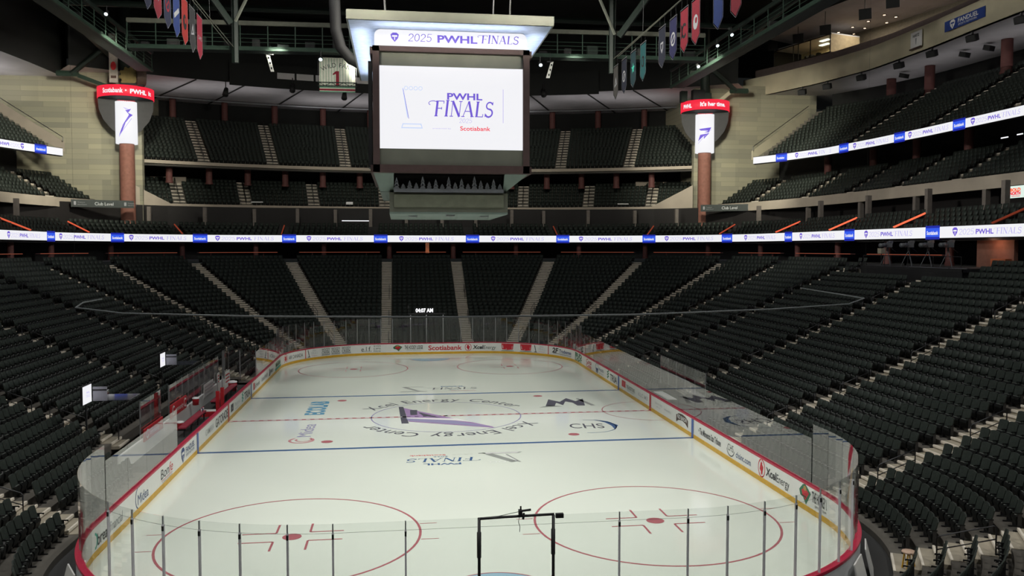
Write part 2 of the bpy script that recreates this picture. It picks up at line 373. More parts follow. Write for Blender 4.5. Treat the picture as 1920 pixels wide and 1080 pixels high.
class PLine:
    def __init__(s, pts, sub=4):
        s.p = [Vector((*p, 0)) for p in pts]; s.c = [0]
        for a, b in zip(s.p[:-1], s.p[1:]): s.c.append(s.c[-1]+(b-a).length)
        s.n = []
        for i in range(len(s.p)):
            t = (s.p[min(i+1, len(s.p)-1)]-s.p[max(0, i-1)]).normalized(); s.n.append(Vector((t.y, -t.x, 0)))
        s.L = s.c[-1]
    def at(s, t, off=0.0):
        t = min(max(t, 0), s.L); i = 0
        while i < len(s.c)-2 and t > s.c[i+1]: i += 1
        f = (t-s.c[i])/(s.c[i+1]-s.c[i]); p = s.p[i].lerp(s.p[i+1], f); n = s.n[i].lerp(s.n[i+1], f).normalized()
        q = p+n*off; return (q.x, q.y), (n.x, n.y)
def project(p):
    d = Vector(p)-Vector(CAM); cy, sy = math.cos(YAW), math.sin(YAW); cp, sp = math.cos(PITCH), math.sin(PITCH)
    fw = Vector((sy*cp, cy*cp, sp)); rt = Vector((cy, -sy, 0)); up = rt.cross(fw); D = d.dot(fw)
    if D < .5: return -9999, -9999, D
    return 960+FPX*d.dot(rt)/D, 540-FPX*d.dot(up)/D, D
# ------------------------------------------------------------------ structure: floor, seating bowl, upper tiers
b = MB(); b.quad((-70, -62, -.06), (70, -62, -.06), (70, 95, -.06), (-70, 95, -.06), dark_con); struct(b, 'floor', 'dark concrete arena floor under the rink and the stands', 'floor')
BENCH_U = (240.9, 266.6); PEN_U = (17.0, 27.2)
U0, U1 = -62, 338
def cuts(u0, u1, holes):
    segs = [(u0, u1)]
    for a, c in holes: segs = [s for x, y in segs for s in ((x, min(y, a)), (max(x, c), y)) if s[1]-s[0] > .01]
    return segs
b = MB()
for i, (o, z) in enumerate(ROWS):
    holes = ([BENCH_U] if i < 3 else []) + ([PEN_U] if i < 2 else [])
    for ua, ub in cuts(U0, U1, holes):
        us = usamp(ua, ub); o2 = ROWS[i+1][0] if i < 25 else o+.8
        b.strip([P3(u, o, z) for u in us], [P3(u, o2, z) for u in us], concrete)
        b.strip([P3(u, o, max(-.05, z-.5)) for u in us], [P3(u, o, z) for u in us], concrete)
us = usamp(U0, U1); b.strip([P3(u, 21.9, 9.0) for u in us], [P3(u, 32, 9.0) for u in us], dark_con)
struct(b, 'floor_lower_seating_bowl', 'stepped concrete terraces of the lower seating bowl around the rink', 'terrace')
b = MB()
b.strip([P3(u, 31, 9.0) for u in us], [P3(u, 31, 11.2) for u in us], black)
struct(b, 'wall_concourse', 'dark back wall of the concourse behind the lower seating bowl', 'wall')

AISLES = [(-28.5, 'right corner stairs'), (2.05, 'first right stairs'), (12.25, 'second right stairs'), (24.15, 'third right stairs'), (36.35, 'fourth right stairs'), (52.4, 'fifth right stairs'), (68.9, 'sixth right stairs'), (90.4, 'seventh right stairs'), (112.4, 'eighth right stairs'), (134.07, 'right centre stairs'),
          (142.73, 'left centre stairs'), (164.3, 'eighth left stairs'), (186.2, 'seventh left stairs'), (206.2, 'sixth left stairs'), (222.7, 'fifth left stairs'), (239.1, 'fourth left stairs'), (250.9, 'third left stairs'), (263.5, 'second left stairs'), (274.2, 'first left stairs'), (305.1, 'left corner stairs')]
def is_curved(u): return u < 0 or 43.9 < u < 133.9 or 142.74 < u < 232.74 or u > 276.64
def du(u, off, metres): return metres/(math.radians(1)*(CR+off)) if is_curved(u) else metres
def stairs(name, label, rows, posf, w, half=True, mstep=step_con, first=0, topmax=None):
    st = MB(); no = MB()
    for i in range(first, len(rows)):
        o, z = rows[i]; dpt = (rows[i+1][0]-o) if i+1 < len(rows) else rows[i][0]-rows[i-1][0]; rise = z-(rows[i-1][1] if i else 0)
        (x, y), n = posf(o+dpt/2); rz = math.atan2(n[1], n[0])-PI/2
        st.box((x, y, z-.09), (w, dpt+.02, .22), mstep, rz)
        (x, y), n = posf(o-.0); no.box((x, y, z+.015), (w*.98, .07, .02), nosing, rz); no.box((x-n[0]*.03, y-n[1]*.03, z-.03), (w*.98, .02, .09), nosing, rz)
        if half and i > 0:
            (x, y), n = posf(o-dpt*.22); st.box((x, y, z-rise*.75), (w, dpt*.45, rise*.5), mstep, rz)
            (x, y), n = posf(o-dpt*.44); no.box((x, y, z-rise*.5+.012), (w*.98, .07, .02), nosing, rz); no.box((x-n[0]*.03, y-n[1]*.03, z-rise*.5-.03), (w*.98, .02, .08), nosing, rz)
    e = empty(name, label, 'stairs', 'aisle stairs', kind='structure')
    part(st, 'steps', e); part(no, 'nosing', e)
    return e
for u, nm in AISLES:
    f0 = 0
    if BENCH_U[0] < u < BENCH_U[1]: f0 = 3
    if PEN_U[0] < u < PEN_U[1]: f0 = 2
    wide = 1.7 if 'corner' in nm else 1.5
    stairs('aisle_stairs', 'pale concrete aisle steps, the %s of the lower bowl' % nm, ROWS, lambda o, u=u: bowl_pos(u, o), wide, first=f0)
# pipe handrails in the aisles
def handrail(u, off0, nrow, label, side=0.55, hh=.92):
    pts = []; k = du(u, off0, side)
    i0 = min(range(len(ROWS)), key=lambda i: abs(ROWS[i][0]-off0))
    oa, za = ROWS[i0]; ob, zb = ROWS[min(25, i0+nrow)]
    A = P3(u+k, oa+.4, za); B = P3(u+k, ob+.4, zb); r = MB()
    e = empty('aisle_handrail', label, 'handrail', 'aisle handrails', A)
    up = lambda p, h: (p[0], p[1], p[2]+h)
    r.tube([A, up(A, hh-.06), tuple(np.array(up(A, hh))*.96+np.array(up(B, hh))*.04), tuple(np.array(up(A, hh))*.04+np.array(up(B, hh))*.96), up(B, hh-.06), B], .024, steelk, 8)
    part(r, 'top_rail', e, True)
    r = MB(); r.tube([up(A, .5), up(B, .5)], .02, steelk, 6); part(r, 'mid_rail', e, True)
for u, nm in AISLES:
    lst = {'right corner stairs': (1.95, 4.35), 'left corner stairs': (), 'right centre stairs': (1.95, 6.75, 12.35), 'left centre stairs': (1.95, 6.75, 12.35)}.get(nm, (2.75, 6.75, 10.75, 15.55))
    if nm.split()[0] in ('seventh', 'eighth', 'sixth'): lst = (2.75, 8.35)
    for k, o in enumerate(lst):
        if BENCH_U[0] < u < BENCH_U[1] and o < 3.3: o = 4.35
        left = u > 142.8
        handrail(u, o, 2, 'pipe handrail in the %s, %s one up from the ice' % (nm, ordn(k+1)), side=(.5 if left else -.5) if 'corner' not in nm else -.6)

# ---- upper seating tiers: mezzanine (B) and balcony (C) on both sides, and at the far end
RIB = (36.5, 53.8, 19)                                   # club ribbon board path
LINE_B = {1: PLine([(43.6, -24), (43.6, 0), (43.6, 20), (43.5, 30), (43.1, 38), (42.2, 44), (40.6, 50.2), (38.4, 56.2)]), -1: PLine([(-38.2, 56.2), (-40.6, 50.4), (-42.2, 45), (-43.1, 38), (-43.5, 30), (-43.6, 20), (-43.6, 0), (-43.6, -24)])}
LINE_C = {1: PLine([(46.2, -24), (46.2, 0), (46.2, 22), (45.8, 30), (45.0, 38), (43.2, 44.3), (41.0, 48.8)]), -1: PLine([(-40.6, 50.5), (-42.6, 45.5), (-44.4, 40), (-45.8, 30), (-46.2, 22), (-46.2, 0), (-46.2, -24)])}
ROWS_B = [(.3+.84*i, 15.75+.47*i) for i in range(8)]
ROWS_C = [(.3+.78*i, 21.35+.46*i) for i in range(16)]
def polar(cy, R0): return lambda ang, off: ((math.sin(math.radians(ang))*(R0+off), cy+math.cos(math.radians(ang))*(R0+off)), (math.sin(math.radians(ang)), math.cos(math.radians(ang))))
POL_B = polar(-20, 86); POL_C = polar(-9, 76)
ROWS_FB = [(.3+.86*i, 15.8+.50*i) for i in range(8)]
ROWS_FC = [(.3+.80*i, 21.3+.46*i) for i in range(16)]
def tier(name, label, posf, ts, rows, mt=concrete, back=1.0, under=None):
    b = MB()
    for i, (o, z) in enumerate(rows):
        o2 = rows[i+1][0] if i+1 < len(rows) else o+back
        g = lambda off, zz: [(*posf(t, off)[0], zz) for t in ts]
        b.strip(g(o, z), g(o2, z), mt); b.strip(g(o, z-.55), g(o, z), mt)
    b.strip(g(0, rows[0][1]), g(rows[0][0], rows[0][1]), mt)
    # sloping underside and back
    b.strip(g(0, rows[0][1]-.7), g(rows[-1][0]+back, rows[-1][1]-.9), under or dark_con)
    return struct(b, name, label, 'terrace')
def lin(a, c, n): return [a+(c-a)*i/n for i in range(n+1)]
for s, nm in ((1, 'right'), (-1, 'left')):
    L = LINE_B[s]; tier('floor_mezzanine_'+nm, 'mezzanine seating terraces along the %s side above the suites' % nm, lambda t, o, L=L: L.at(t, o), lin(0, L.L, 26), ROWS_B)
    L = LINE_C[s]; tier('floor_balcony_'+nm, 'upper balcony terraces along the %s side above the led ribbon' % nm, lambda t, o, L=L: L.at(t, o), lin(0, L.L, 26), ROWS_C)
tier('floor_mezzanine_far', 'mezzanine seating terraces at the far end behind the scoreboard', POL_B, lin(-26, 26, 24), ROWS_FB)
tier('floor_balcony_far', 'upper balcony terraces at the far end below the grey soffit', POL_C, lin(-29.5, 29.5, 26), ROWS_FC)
# fascias
def band(name, label, pts_fn, ts, z0, z1, th, m, cat='fascia'):
    b = MB(); rings = []
    for t in ts:
        (x, y), n = pts_fn(t); rings.append([(x, y, z0), (x+n[0]*th, y+n[1]*th, z0), (x+n[0]*th, y+n[1]*th, z1), (x, y, z1)])
    b.solid(rings, m); return struct(b, name, label, cat)
for s, nm in ((1, 'right'), (-1, 'left')):
    band('trim_mezzanine_'+nm, 'beige fascia along the front of the %s mezzanine' % nm, lambda t, L=LINE_B[s]: L.at(t, -.12), lin(0, LINE_B[s].L, 26), 15.0, 16.05, .25, beige)
band('trim_mezzanine_far', 'beige fascia along the front of the far mezzanine', lambda t: POL_B(t, -.12), lin(-26, 26, 24), 14.95, 15.95, .25, beige)
band('trim_balcony_far', 'thin pale edge along the front of the far balcony', lambda t: POL_C(t, -.1), lin(-29.5, 29.5, 26), 20.95, 21.35, .3, beige)
# stairs in the upper tiers
for s, nm in ((1, 'right'), (-1, 'left')):
    for k, yy in enumerate((49.5, 40.5, 32, 23.6, 15.2, 6.2)):
        L = LINE_B[s]; t = min(range(0, int(L.L*10)), key=lambda i: abs(L.at(i/10)[0][1]-yy))/10
        stairs('aisle_stairs', 'pale aisle steps in the %s mezzanine, %s from the far corner' % (nm, ordn(k+1)), ROWS_B, lambda o, t=t, L=L: L.at(t, o), 1.7, half=False)
    for k, yy in enumerate((35, 23, 12, 1)):
        L = LINE_C[s]; t = min(range(0, int(L.L*10)), key=lambda i: abs(L.at(i/10)[0][1]-yy))/10
        stairs('aisle_stairs', 'pale aisle steps in the %s upper balcony, %s from the far corner' % (nm, ordn(k+1)), ROWS_C, lambda o, t=t, L=L: L.at(t, o), 1.7, half=False)
FB_A = (-20.6, -15.2, -9.4, -3.1, 3.1, 9.6, 15.6, 21.3); FC_A = (-21.2, -14.7, -7.5, 0, 7.5, 14.9, 22.0)
for k, a in enumerate(FB_A): stairs('aisle_stairs', 'pale aisle steps in the far mezzanine, %s from the left' % ordn(k+1), ROWS_FB, lambda o, a=a: POL_B(a, o), 1.45, half=False)
for k, a in enumerate(FC_A): stairs('aisle_stairs', 'pale aisle steps in the far upper balcony, %s from the left' % ordn(k+1), ROWS_FC, lambda o, a=a: POL_C(a, o), 1.45, half=False)
# handrails up the middle of the far aisles
def tier_rail(pf, rows, a, label):
    def q(o, z): (x, y), _ = pf(a, o); return (x, y, z)
    e = empty('aisle_handrail', label, 'handrail', 'far tier handrails', q(rows[0][0], rows[0][1]))
    top = [q(o+.3, z+.85) for o, z in rows[:-1]]; mb = MB(); mb.tube(top, .04, steelk, 5); part(mb, 'top_rail', e)
    mb = MB(); mb.tube([q(o+.3, z+.45) for o, z in rows[:-1]], .03, steelk, 5); part(mb, 'mid_rail', e)
    for o, z in rows[:-1:3]: mb = MB(); mb.tube([q(o+.3, z), q(o+.3, z+.85)], .03, steelk, 5); part(mb, 'post', e)
for k, a in enumerate(FB_A): tier_rail(POL_B, ROWS_FB, a, 'dark handrail up the far mezzanine aisle, %s from the left' % ordn(k+1))
for k, a in enumerate(FC_A): tier_rail(POL_C, ROWS_FC, a, 'dark handrail up the far upper balcony aisle, %s from the left' % ordn(k+1))
# back walls of the tiers (dark concourses)
b = MB()
for s in (1, -1):
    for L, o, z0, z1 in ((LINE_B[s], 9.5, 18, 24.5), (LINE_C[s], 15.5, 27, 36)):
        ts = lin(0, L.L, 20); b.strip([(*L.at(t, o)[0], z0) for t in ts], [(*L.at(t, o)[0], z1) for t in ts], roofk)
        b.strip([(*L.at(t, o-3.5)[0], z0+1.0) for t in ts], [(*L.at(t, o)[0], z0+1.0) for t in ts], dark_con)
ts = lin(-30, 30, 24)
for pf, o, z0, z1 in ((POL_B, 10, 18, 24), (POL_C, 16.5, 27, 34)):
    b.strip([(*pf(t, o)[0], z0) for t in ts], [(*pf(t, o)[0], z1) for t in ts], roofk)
struct(b, 'wall_upper_concourses', 'black back walls of the concourses behind the upper tiers', 'wall')
# club level: terraces behind the ribbon, suite back wall, columns
ts = lin(-105, 105, 84); b = MB()
RC = [(.25+.9*i, 11.35+.42*i) for i in range(5)]
for i, (o, z) in enumerate(RC):
    g = lambda off, zz: [(*(lambda r: (r[0][0]+r[1][0]*off, r[0][1]+r[1][1]*off))(rr(*RIB, t)), zz) for t in ts]
    b.strip(g(o, z), g(o+.9 if i < 4 else o+4, z), dark_con); b.strip(g(o, z-.5), g(o, z), dark_con)
b.strip(g(0, 11.05), g(9, 11.0), dark_con)
struct(b, 'floor_club_level', 'club level terraces behind the long led ribbon', 'terrace')
b = MB(); b.strip(g(8.6, 11), g(8.6, 15.6), mat('suite_wall', (.010, .008, .008), .7)); struct(b, 'wall_suites', 'dark fronts of the suites behind the club seats', 'wall')
SOFF = lambda t, off: (lambda r: (r[0][0]+r[1][0]*off, r[0][1]+r[1][1]*off))(rr(*RIB, t))
suite_col = mat('suite_column', (.20, .175, .155), .8)
for t in [-103+4.6*i for i in range(46)]:
    k = int(round((t+103)/4.6)); o = 5.3 if k % 2 else 7.2; x, y = SOFF(t, o)
    if not (-60 < project((x, y, 14))[0] < 1990) or (33 < abs(x) < 44 and 45.5 < y < 58): continue
    b = MB(); b.box((x, y, 13.9), (.42, .42, 2.9), suite_col, 0); b.box((x, y, 12.6), (.5, .5, .3), suite_col)
    side = 'left' if t < 0 else 'right'
    n = sum(1 for q in [-103+4.6*i for i in range(46)] if (q < 0) == (t < 0) and abs(q) < abs(t))+1
    o_ = struct(b, 'suite_column', 'square beige column between the suites, %s %s of the middle of the far end' % (ordn(n), side), 'column')
# round steel columns under the balcony and the soffit
def rcol(x, y, z0, z1, r, m, label):
    b = MB(); b.lathe([(r, 0), (r, z1-z0)], (x, y, z0), m, 14); b.lathe([(r*1.15, 0), (r*1.15, .25)], (x, y, z0), m, 14); struct(b, 'column', label, 'column', True)
for k, a in enumerate((-24.2, -20.6, -17, -13.4, -9.7, -6, -2, 2, 6, 9.7, 13.4, 17, 20.6, 24.2)):
    (x, y), _ = POL_C(a, 2.2); rcol(x, y, 18.7, 21.6, .42, dkred, 'dark red round column under the far balcony, %s from the left' % ordn(k+1))
for k, a in enumerate((-22.5, -18.0, -13.5, -9, -4.5, 0, 4.5, 9, 13.5, 18, 22.5)):
    (x, y), _ = POL_C(a, 14.0); rcol(x, y, 28, 31.6, .45, dkred, 'dark red round column under the grey far soffit, %s from the left' % ordn(k+1))
for s, nm in ((1, 'right'), (-1, 'left')):
    for k, yy in enumerate((45.0, 37.5, 25.3, 14.5, 4)):
        rcol(s*56.8, yy, 27.5, 31.1, .55, dkred, 'dark red round column at the back of the %s balcony, %s from the far corner' % (nm, ordn(k+1)))
    for k, yy in enumerate((44.5, 37.5, 29.5, 21.5, 13.5, 5.5)):
        rcol(s*(50.2 if yy < 42 else 48.5), yy, 18.6, 22, .42, dkred, 'dark red round column behind the %s mezzanine, %s from the far corner' % (nm, ordn(k+1)))
for k, t in enumerate([-84+8*i for i in range(22)]):
    x, y = SOFF(t, 1.2); p = project((x, y, 10.5))
    if -20 < p[0] < 1940: rcol(x, y, 9.0, 11.1, .3, dkred, 'dim red column under the club ribbon, %s from the left' % ordn(k+1))
# corner walls of pale blocks between the side tiers and the far end
for s, nm in ((1, 'right'), (-1, 'left')):
    b = MB(); xs = sorted((s*(36.2 if s > 0 else 33.8), s*(53.4 if s > 0 else 70))); b.box(((xs[0]+xs[1])/2, 57.4, 21.5), (xs[1]-xs[0], .8, 21), blockm)
    struct(b, 'wall_corner_'+nm, 'tall wall of pale beige blocks in the far %s corner' % nm, 'wall')
    b = MB(); b.box((38.6 if s > 0 else -37.2, 66.9, 22), (.8, 18, 19), blockm); struct(b, 'wall_tier_end_'+nm, 'pale end wall closing the far tiers on the %s' % nm, 'wall')
    # sloping parapet that ends the side balcony, and the one that ends the far mezzanine
    b = MB(); L = LINE_C[s]; t = L.L if s > 0 else 0
    (x0, y0), n = L.at(t, -.1); (x1, y1), _ = L.at(t, 10.6); d = .25
    b.prism([(x0, y0+d, 21.3), (x1, y1+d, 26.6), (x1, y1+d, 28.4), (x0, y0+d, 22.4)], (0, .3, 0), beige if s < 0 else cream)
    b.tube([(x0, y0+.1, 22.9), (x1, y1+.1, 28.9)], .04, steelk, 6); b.tube([(x0, y0+.1, 22.4), (x0, y0+.1, 22.9)], .04, steelk, 6)
    struct(b, 'parapet', 'sloping pale parapet with a dark rail ending the %s balcony' % nm, 'parapet')
    b = MB(); b.prism([(s*35.6, 55.6, 14.95), (s*31.3, 59.8, 14.95), (s*31.3, 59.8, 15.95), (s*35.6, 55.6, 18.6)], (s*.1, .35, 0), beige)
    struct(b, 'parapet', 'sloping beige parapet ending the far mezzanine on the %s' % nm, 'parapet')
    b = MB(); b.box((s*33.2, 66.2, 19.3), (4.6, .2, 1.0), beige); struct(b, 'parapet', 'low pale wall panel at the back of the far mezzanine, %s end' % nm, 'parapet')
# soffits, press level slab and roof
b = MB(); ts = lin(-33, 33, 24)
fr = lambda t: (math.sin(math.radians(t))*74.5, -9.5+math.cos(math.radians(t))*74.5); bk = lambda t: (math.sin(math.radians(t))*93, -9.5+math.cos(math.radians(t))*93)
b.strip([(*fr(t), 31.5) for t in ts], [(*bk(t), 31.5) for t in ts], ceilg)
struct(b, 'ceiling_soffit_far', 'pale grey curved soffit over the far upper balcony', 'ceiling')
b = MB()
for t in (-22, -17.2, -11.5, -5.5, 5.5, 11.5, 17.5, 22.5):
    p0 = fr(t); p1 = bk(t+(2 if t > 0 else -2)); b.tube([(*p0, 31.44), (*p1, 31.44)], .09, black, 6)
ts2 = lin(-26, 26, 30)
b.tube([(*(lambda u: (math.sin(math.radians(u))*88.4, -9.5+math.cos(math.radians(u))*88.4))(t), 31.25) for t in ts2], .12, alu, 6)
struct(b, 'trim_soffit_joints', 'dark joints and a thin pale pipe on the far soffit', 'trim')
b = MB(); b.strip([(*fr(t), 31.5) for t in ts], [(*fr(t), 40) for t in ts], roofk); b.strip([(*fr(t), 31.5) for t in lin(-19, 19, 16)], [(*(lambda u: (math.sin(math.radians(u))*73.6, -9.5+math.cos(math.radians(u))*73.6))(t), 31.5) for t in lin(-19, 19, 16)], roofk)
b.strip([(*(lambda u: (math.sin(math.radians(u))*73.6, -9.5+math.cos(math.radians(u))*73.6))(t), 31.0) for t in lin(-19, 19, 16)], [(*(lambda u: (math.sin(math.radians(u))*73.6, -9.5+math.cos(math.radians(u))*73.6))(t), 34) for t in lin(-19, 19, 16)], roofk)
struct(b, 'wall_roof_bulkhead', 'black bulkhead between the roof and the far grey soffit', 'wall')
b = MB()
for i in range(5):
    a = -14.4+i*1.9; x0, y0 = (math.sin(math.radians(a))*73.4, -9.5+math.cos(math.radians(a))*73.4); x1, y1 = (math.sin(math.radians(a+1.7))*73.4, -9.5+math.cos(math.radians(a+1.7))*73.4)
    b.quad((x0, y0, 32.2), (x1, y1, 32.2), (x1, y1, 33.0), (x0, y0, 33.0), ceilg)
struct(b, 'trim_bulkhead_panels', 'row of dim grey panels on the black roof bulkhead', 'trim')
b = MB(); b.quad((-80, -62, 41), (-80, 95, 41), (80, 95, 41), (80, -62, 41), roofk)
for y in (-40, -28, -16, -4, 8, 20, 32, 44): b.box((0, y, 40.4), (150, .35, 1.2), roofk)
struct(b, 'ceiling', 'black roof deck with joists high over the arena', 'ceiling')
PRESS = {1: PLine([(51.0, -30), (51.0, 20), (51.4, 30), (51.2, 40), (49.2, 49), (46.2, 57), (44.5, 60.5)]), -1: PLine([(-42.6, 58), (-43.2, 50), (-44.2, 42), (-46, 34), (-47, 20), (-47, -30)])}
for s, nm in ((1, 'right'), (-1, 'left')):
    L = PRESS[s]; ts = lin(0, L.L, 30); b = MB()
    b.strip([(*L.at(t)[0], 30.9) for t in ts], [(*L.at(t, 24)[0], 30.9) for t in ts], ceilg)
    struct(b, 'ceiling_soffit_'+nm, 'pale grey soffit over the %s upper balcony' % nm, 'ceiling')
    if s < 0:
        b = MB(); b.strip([(*L.at(t)[0], 30.9) for t in ts], [(*L.at(t)[0], 41) for t in ts], roofk); struct(b, 'wall_roof_left', 'black wall above the left soffit', 'wall')
L = PRESS[1]; ts = lin(0, L.L, 40)
band('trim_press_level', 'cream fascia along the front of the press level on the right', lambda t: L.at(t, -.05), ts, 30.9, 33.4, .5, cream)
b = MB(); b.strip([(*L.at(t, .4)[0], 33.3) for t in ts], [(*L.at(t, 14)[0], 33.3) for t in ts], mat('press_floor', (.10, .075, .07), .8)); struct(b, 'floor_press_level', 'floor of the press level above the cream fascia', 'floor')
b = MB(); b.strip([(*L.at(t, 2.4)[0], 33.3) for t in ts], [(*L.at(t, 2.4)[0], 35.0) for t in ts], mat('press_counter', (.15, .115, .11), .7))
b.strip([(*L.at(t, 2.4)[0], 35.0) for t in ts], [(*L.at(t, 3.2)[0], 35.0) for t in ts], mat('press_counter', (.15, .115, .11), .7))
struct(b, 'wall_press_counter', 'dim purple brown counter wall of the press level', 'wall')
b = MB(); b.strip([(*L.at(t, 12.5)[0], 33.3) for t in ts], [(*L.at(t, 12.5)[0], 40.0) for t in ts], mat('press_back_wall', (.24, .215, .16), .8)); struct(b, 'wall_press_level', 'beige back wall of the press level', 'wall')
b = MB(); b.strip([(*L.at(t, -.4)[0], 39.7) for t in ts], [(*L.at(t, 14)[0], 39.7) for t in ts], ceilg); struct(b, 'ceiling_press_level', 'pale grey ceiling over the press level on the right', 'ceiling')
b = MB(); b.strip([(*L.at(t, -.5)[0], 39.6) for t in ts], [(*L.at(t, -.5)[0], 41) for t in ts], roofk); struct(b, 'trim_roof_right', 'black roof edge above the press level', 'trim')
# ------------------------------------------------------------------ ice and its markings
def rink_outline(off, n=12): 
    us = [i*90/n for i in range(n+1)]; r = CR+off; a = HX-CR; bb = HY-CR; P = []
    for cx, cy, a0 in ((a, -bb, -90), (a, bb, 0), (-a, bb, 90), (-a, -bb, 180)): P += [(cx+r*math.cos(math.radians(a0+t)), cy+r*math.sin(math.radians(a0+t))) for t in us]
    return P
b = MB(); P = rink_outline(.02); b.add([(x, y, 0) for x, y in P], [tuple(range(len(P)))], icem)
ice = struct(b, 'floor_ice', 'bright white ice sheet with painted lines, circles and logos', 'ice')
def icepart(name, draw, label=None):
    mb = MB(); c = Canvas(mb, lambda x, y, l: Vector((x, y, .004+l))); draw(c); return part(mb, name, ice, label=label)
ice_r = mat('ice_red', (.47, .15, .17), .3, var=.05); ice_b = mat('ice_blue', (.06, .13, .30), .3, var=.05); ice_k = mat('ice_black', (.10, .10, .13), .3, var=0); ice_p = mat('ice_purple', (.42, .28, .52), .3, var=0)
ice_g = mat('ice_grey', (.33, .35, .33), .3, var=0); ice_lb = mat('ice_light_blue', (.12, .34, .52), .3, var=.03); ice_lp = mat('ice_lilac', (.36, .34, .55), .3, var=0); ice_lr = mat('ice_pale_red', (.62, .28, .30), .3, var=0)
icepart('centre_line', lambda c: [c.rect(-HX, -.15, HX, .15, ice_r)] + [c.rect(-HX+i*.5, -.06, -HX+i*.5+.25, .06, txt_w, .002) for i in range(52)], 'red dashed centre line')
for yy in (-7.77, 7.77): icepart('blue_line', lambda c: c.rect(-HX, yy-.15, HX, yy+.15, ice_b))
for yy in (-27.13, 27.13): icepart('goal_line', lambda c: c.rect(-10.6, yy-.025, 10.6, yy+.025, ice_r))
def zone(c, x, y):
    c.ring(x, y, 4.57, .09, ice_r, n=72)
    c.disc(x, y, .34, ice_r, n=24)
    for sx in (-1, 1):
        for sy in (-1, 1):
            c.rect(x+sx*.6, y+sy*.45-.04, x+sx*1.8, y+sy*.45+.04, ice_r); c.rect(x+sx*.6-.04, y+sy*.45, x+sx*.6+.04, y+sy*1.38, ice_r)
        for sy in (-1, 1): c.rect(x+sx*4.57, y+sy*.85-.025, x+sx*5.2, y+sy*.85+.025, ice_r)
for sx in (-1, 1):
    for sy in (-1, 1): icepart('faceoff_circle', lambda c: zone(c, sx*6.71, sy*21.03))
    for sy in (-1, 1): icepart('faceoff_spot', lambda c: c.disc(sx*6.71, sy*6.1, .31, ice_r, n=24))
def centre(c):
    c.ring(0, 0, 4.57, .07, ice_lp, n=80); c.disc(0, 0, .15, ice_b)
icepart('centre_circle', centre)
def ctext(c): c.arctext('Xcel Energy Center', 0, 0, 5.5, 1.05, PI/2, ice_k, spacing=.92); c.arctext('Xcel Energy Center', 0, 0, 5.5, 1.05, -PI/2, ice_k, spacing=.92)
icepart('arena_name', ctext)
def clogo(c):
    c.poly([(-2.92, 3.3), (-2.62, 3.3), (-2.33, -1.95), (-2.75, -1.95)], ice_k)
    c.poly([(-2.6, 2.9), (2.45, -3.45), (2.55, -3.85), (-2.33, -1.45)], ice_p, .002)
    c.poly([(-2.5, -.2), (.4, -1.6), (2.4, -3.5), (-2.36, -1.2)], ice_lp, .004); c.poly([(-2.2, 2.1), (-1.75, 2.1), (-1.78, .5), (-2.2, .5)], ice_k, .006)
    c.poly([(-1.7, 1.2), (-1.55, 1.2), (-.4, -.6), (-1.4, .1)], ice_k, .006); c.poly([(-2.45, -.25), (.6, -.95), (1.4, -2.1), (.4, -1.5), (-2.4, -.55)], txt_w, .008)
icepart('centre_logo', clogo)
def fin_near(c):
    f = c.fn; c.fn = lambda x, y, l: f(-.85-x, -10.65-y*.75, l); finals_logo(c, 0, 0, 3.6, ice_b, ice_b, txt_r, ice_g); trophy(c, -3.0, 0, 2.7, ice_g, txt_w); c.rect(-3.9, -1.35, -1.9, -1.15, ice_g); c.poly(_st(-3.5, 1.25, -2.4, -1.0, .4), ice_g); c.fn = f
icepart('finals_logo', fin_near)
def fin_far(c):
    f = c.fn; c.fn = lambda x, y, l: f(1.1+x, 10.0+y*.8, l); finals_logo(c, 0, 0, 3.6, ice_b, ice_k, ice_lr, ice_g); c.rect(-3.9, -1.3, -2.0, -1.05, ice_g); c.poly(_st(-3.6, 1.3, -2.6, -1.0, .35), ice_g); c.rect(-3.7, 1.2, -2.2, 1.4, ice_g); c.fn = f
icepart('finals_logo', fin_far)
def rot(c, cx, cy, ang, sy=1.0):
    f = c.fn; ca, sa = math.cos(ang), math.sin(ang); return lambda x, y, l: f(cx+x*ca-y*sy*sa, cy+x*sa+y*sy*ca, l)
def ecolab(c): c.fn = rot(c, -8.15, 3.7, PI/2); c.text('ECOLAB', 0, 0, 1.15, ice_lb, w=4.6, bold=.04)
icepart('ice_advert', ecolab)
def midea(c): c.fn = rot(c, -8.1, -3.6, PI/2); c.text('Midea', .5, 0, .8, ice_lp, w=3.3); c.ring(-2.0, 0, .62, .14, ice_lr, 40, 320); c.ring(-1.9, -.1, .4, .1, ice_lr, 60, 300)
icepart('ice_advert', midea)
def mlogo(c):
    c.fn = rot(c, 8.1, 3.5, 0, 1.0)
    c.poly([(-1.5, -1.2), (-.9, 1.2), (-.3, .2), (.4, 1.5), (.8, .3), (1.5, 1.2), (1.1, -1.3), (.6, -1.3), (.5, -.2), (.1, .3), (-.3, -1.0), (-.6, -.1), (-.9, -1.2)], ice_k)
    c.poly([(-2.0, -1.6), (-.4, -1.4), (-1.2, -.9)], ice_g); c.poly([(1.2, 1.4), (1.8, -1.3), (1.5, -1.4), (1.0, 1.2)], ice_g)
icepart('ice_advert', mlogo)
def chs(c):
    c.fn = rot(c, 8.0, -4.1, -.1); c.text('CHS', -.1, .1, 1.3, ice_k, w=2.0)
    P = []
    for q in _arc(0, 0, 1.6, 1.75, -100, 95, .06, 20): c.poly(q, ice_b)
    c.poly([(1.4, -1.0), (1.75, .2), (1.3, 1.3), (.5, 1.85), (1.1, 1.0), (1.35, .1)], ice_b)
icepart('ice_advert', chs)
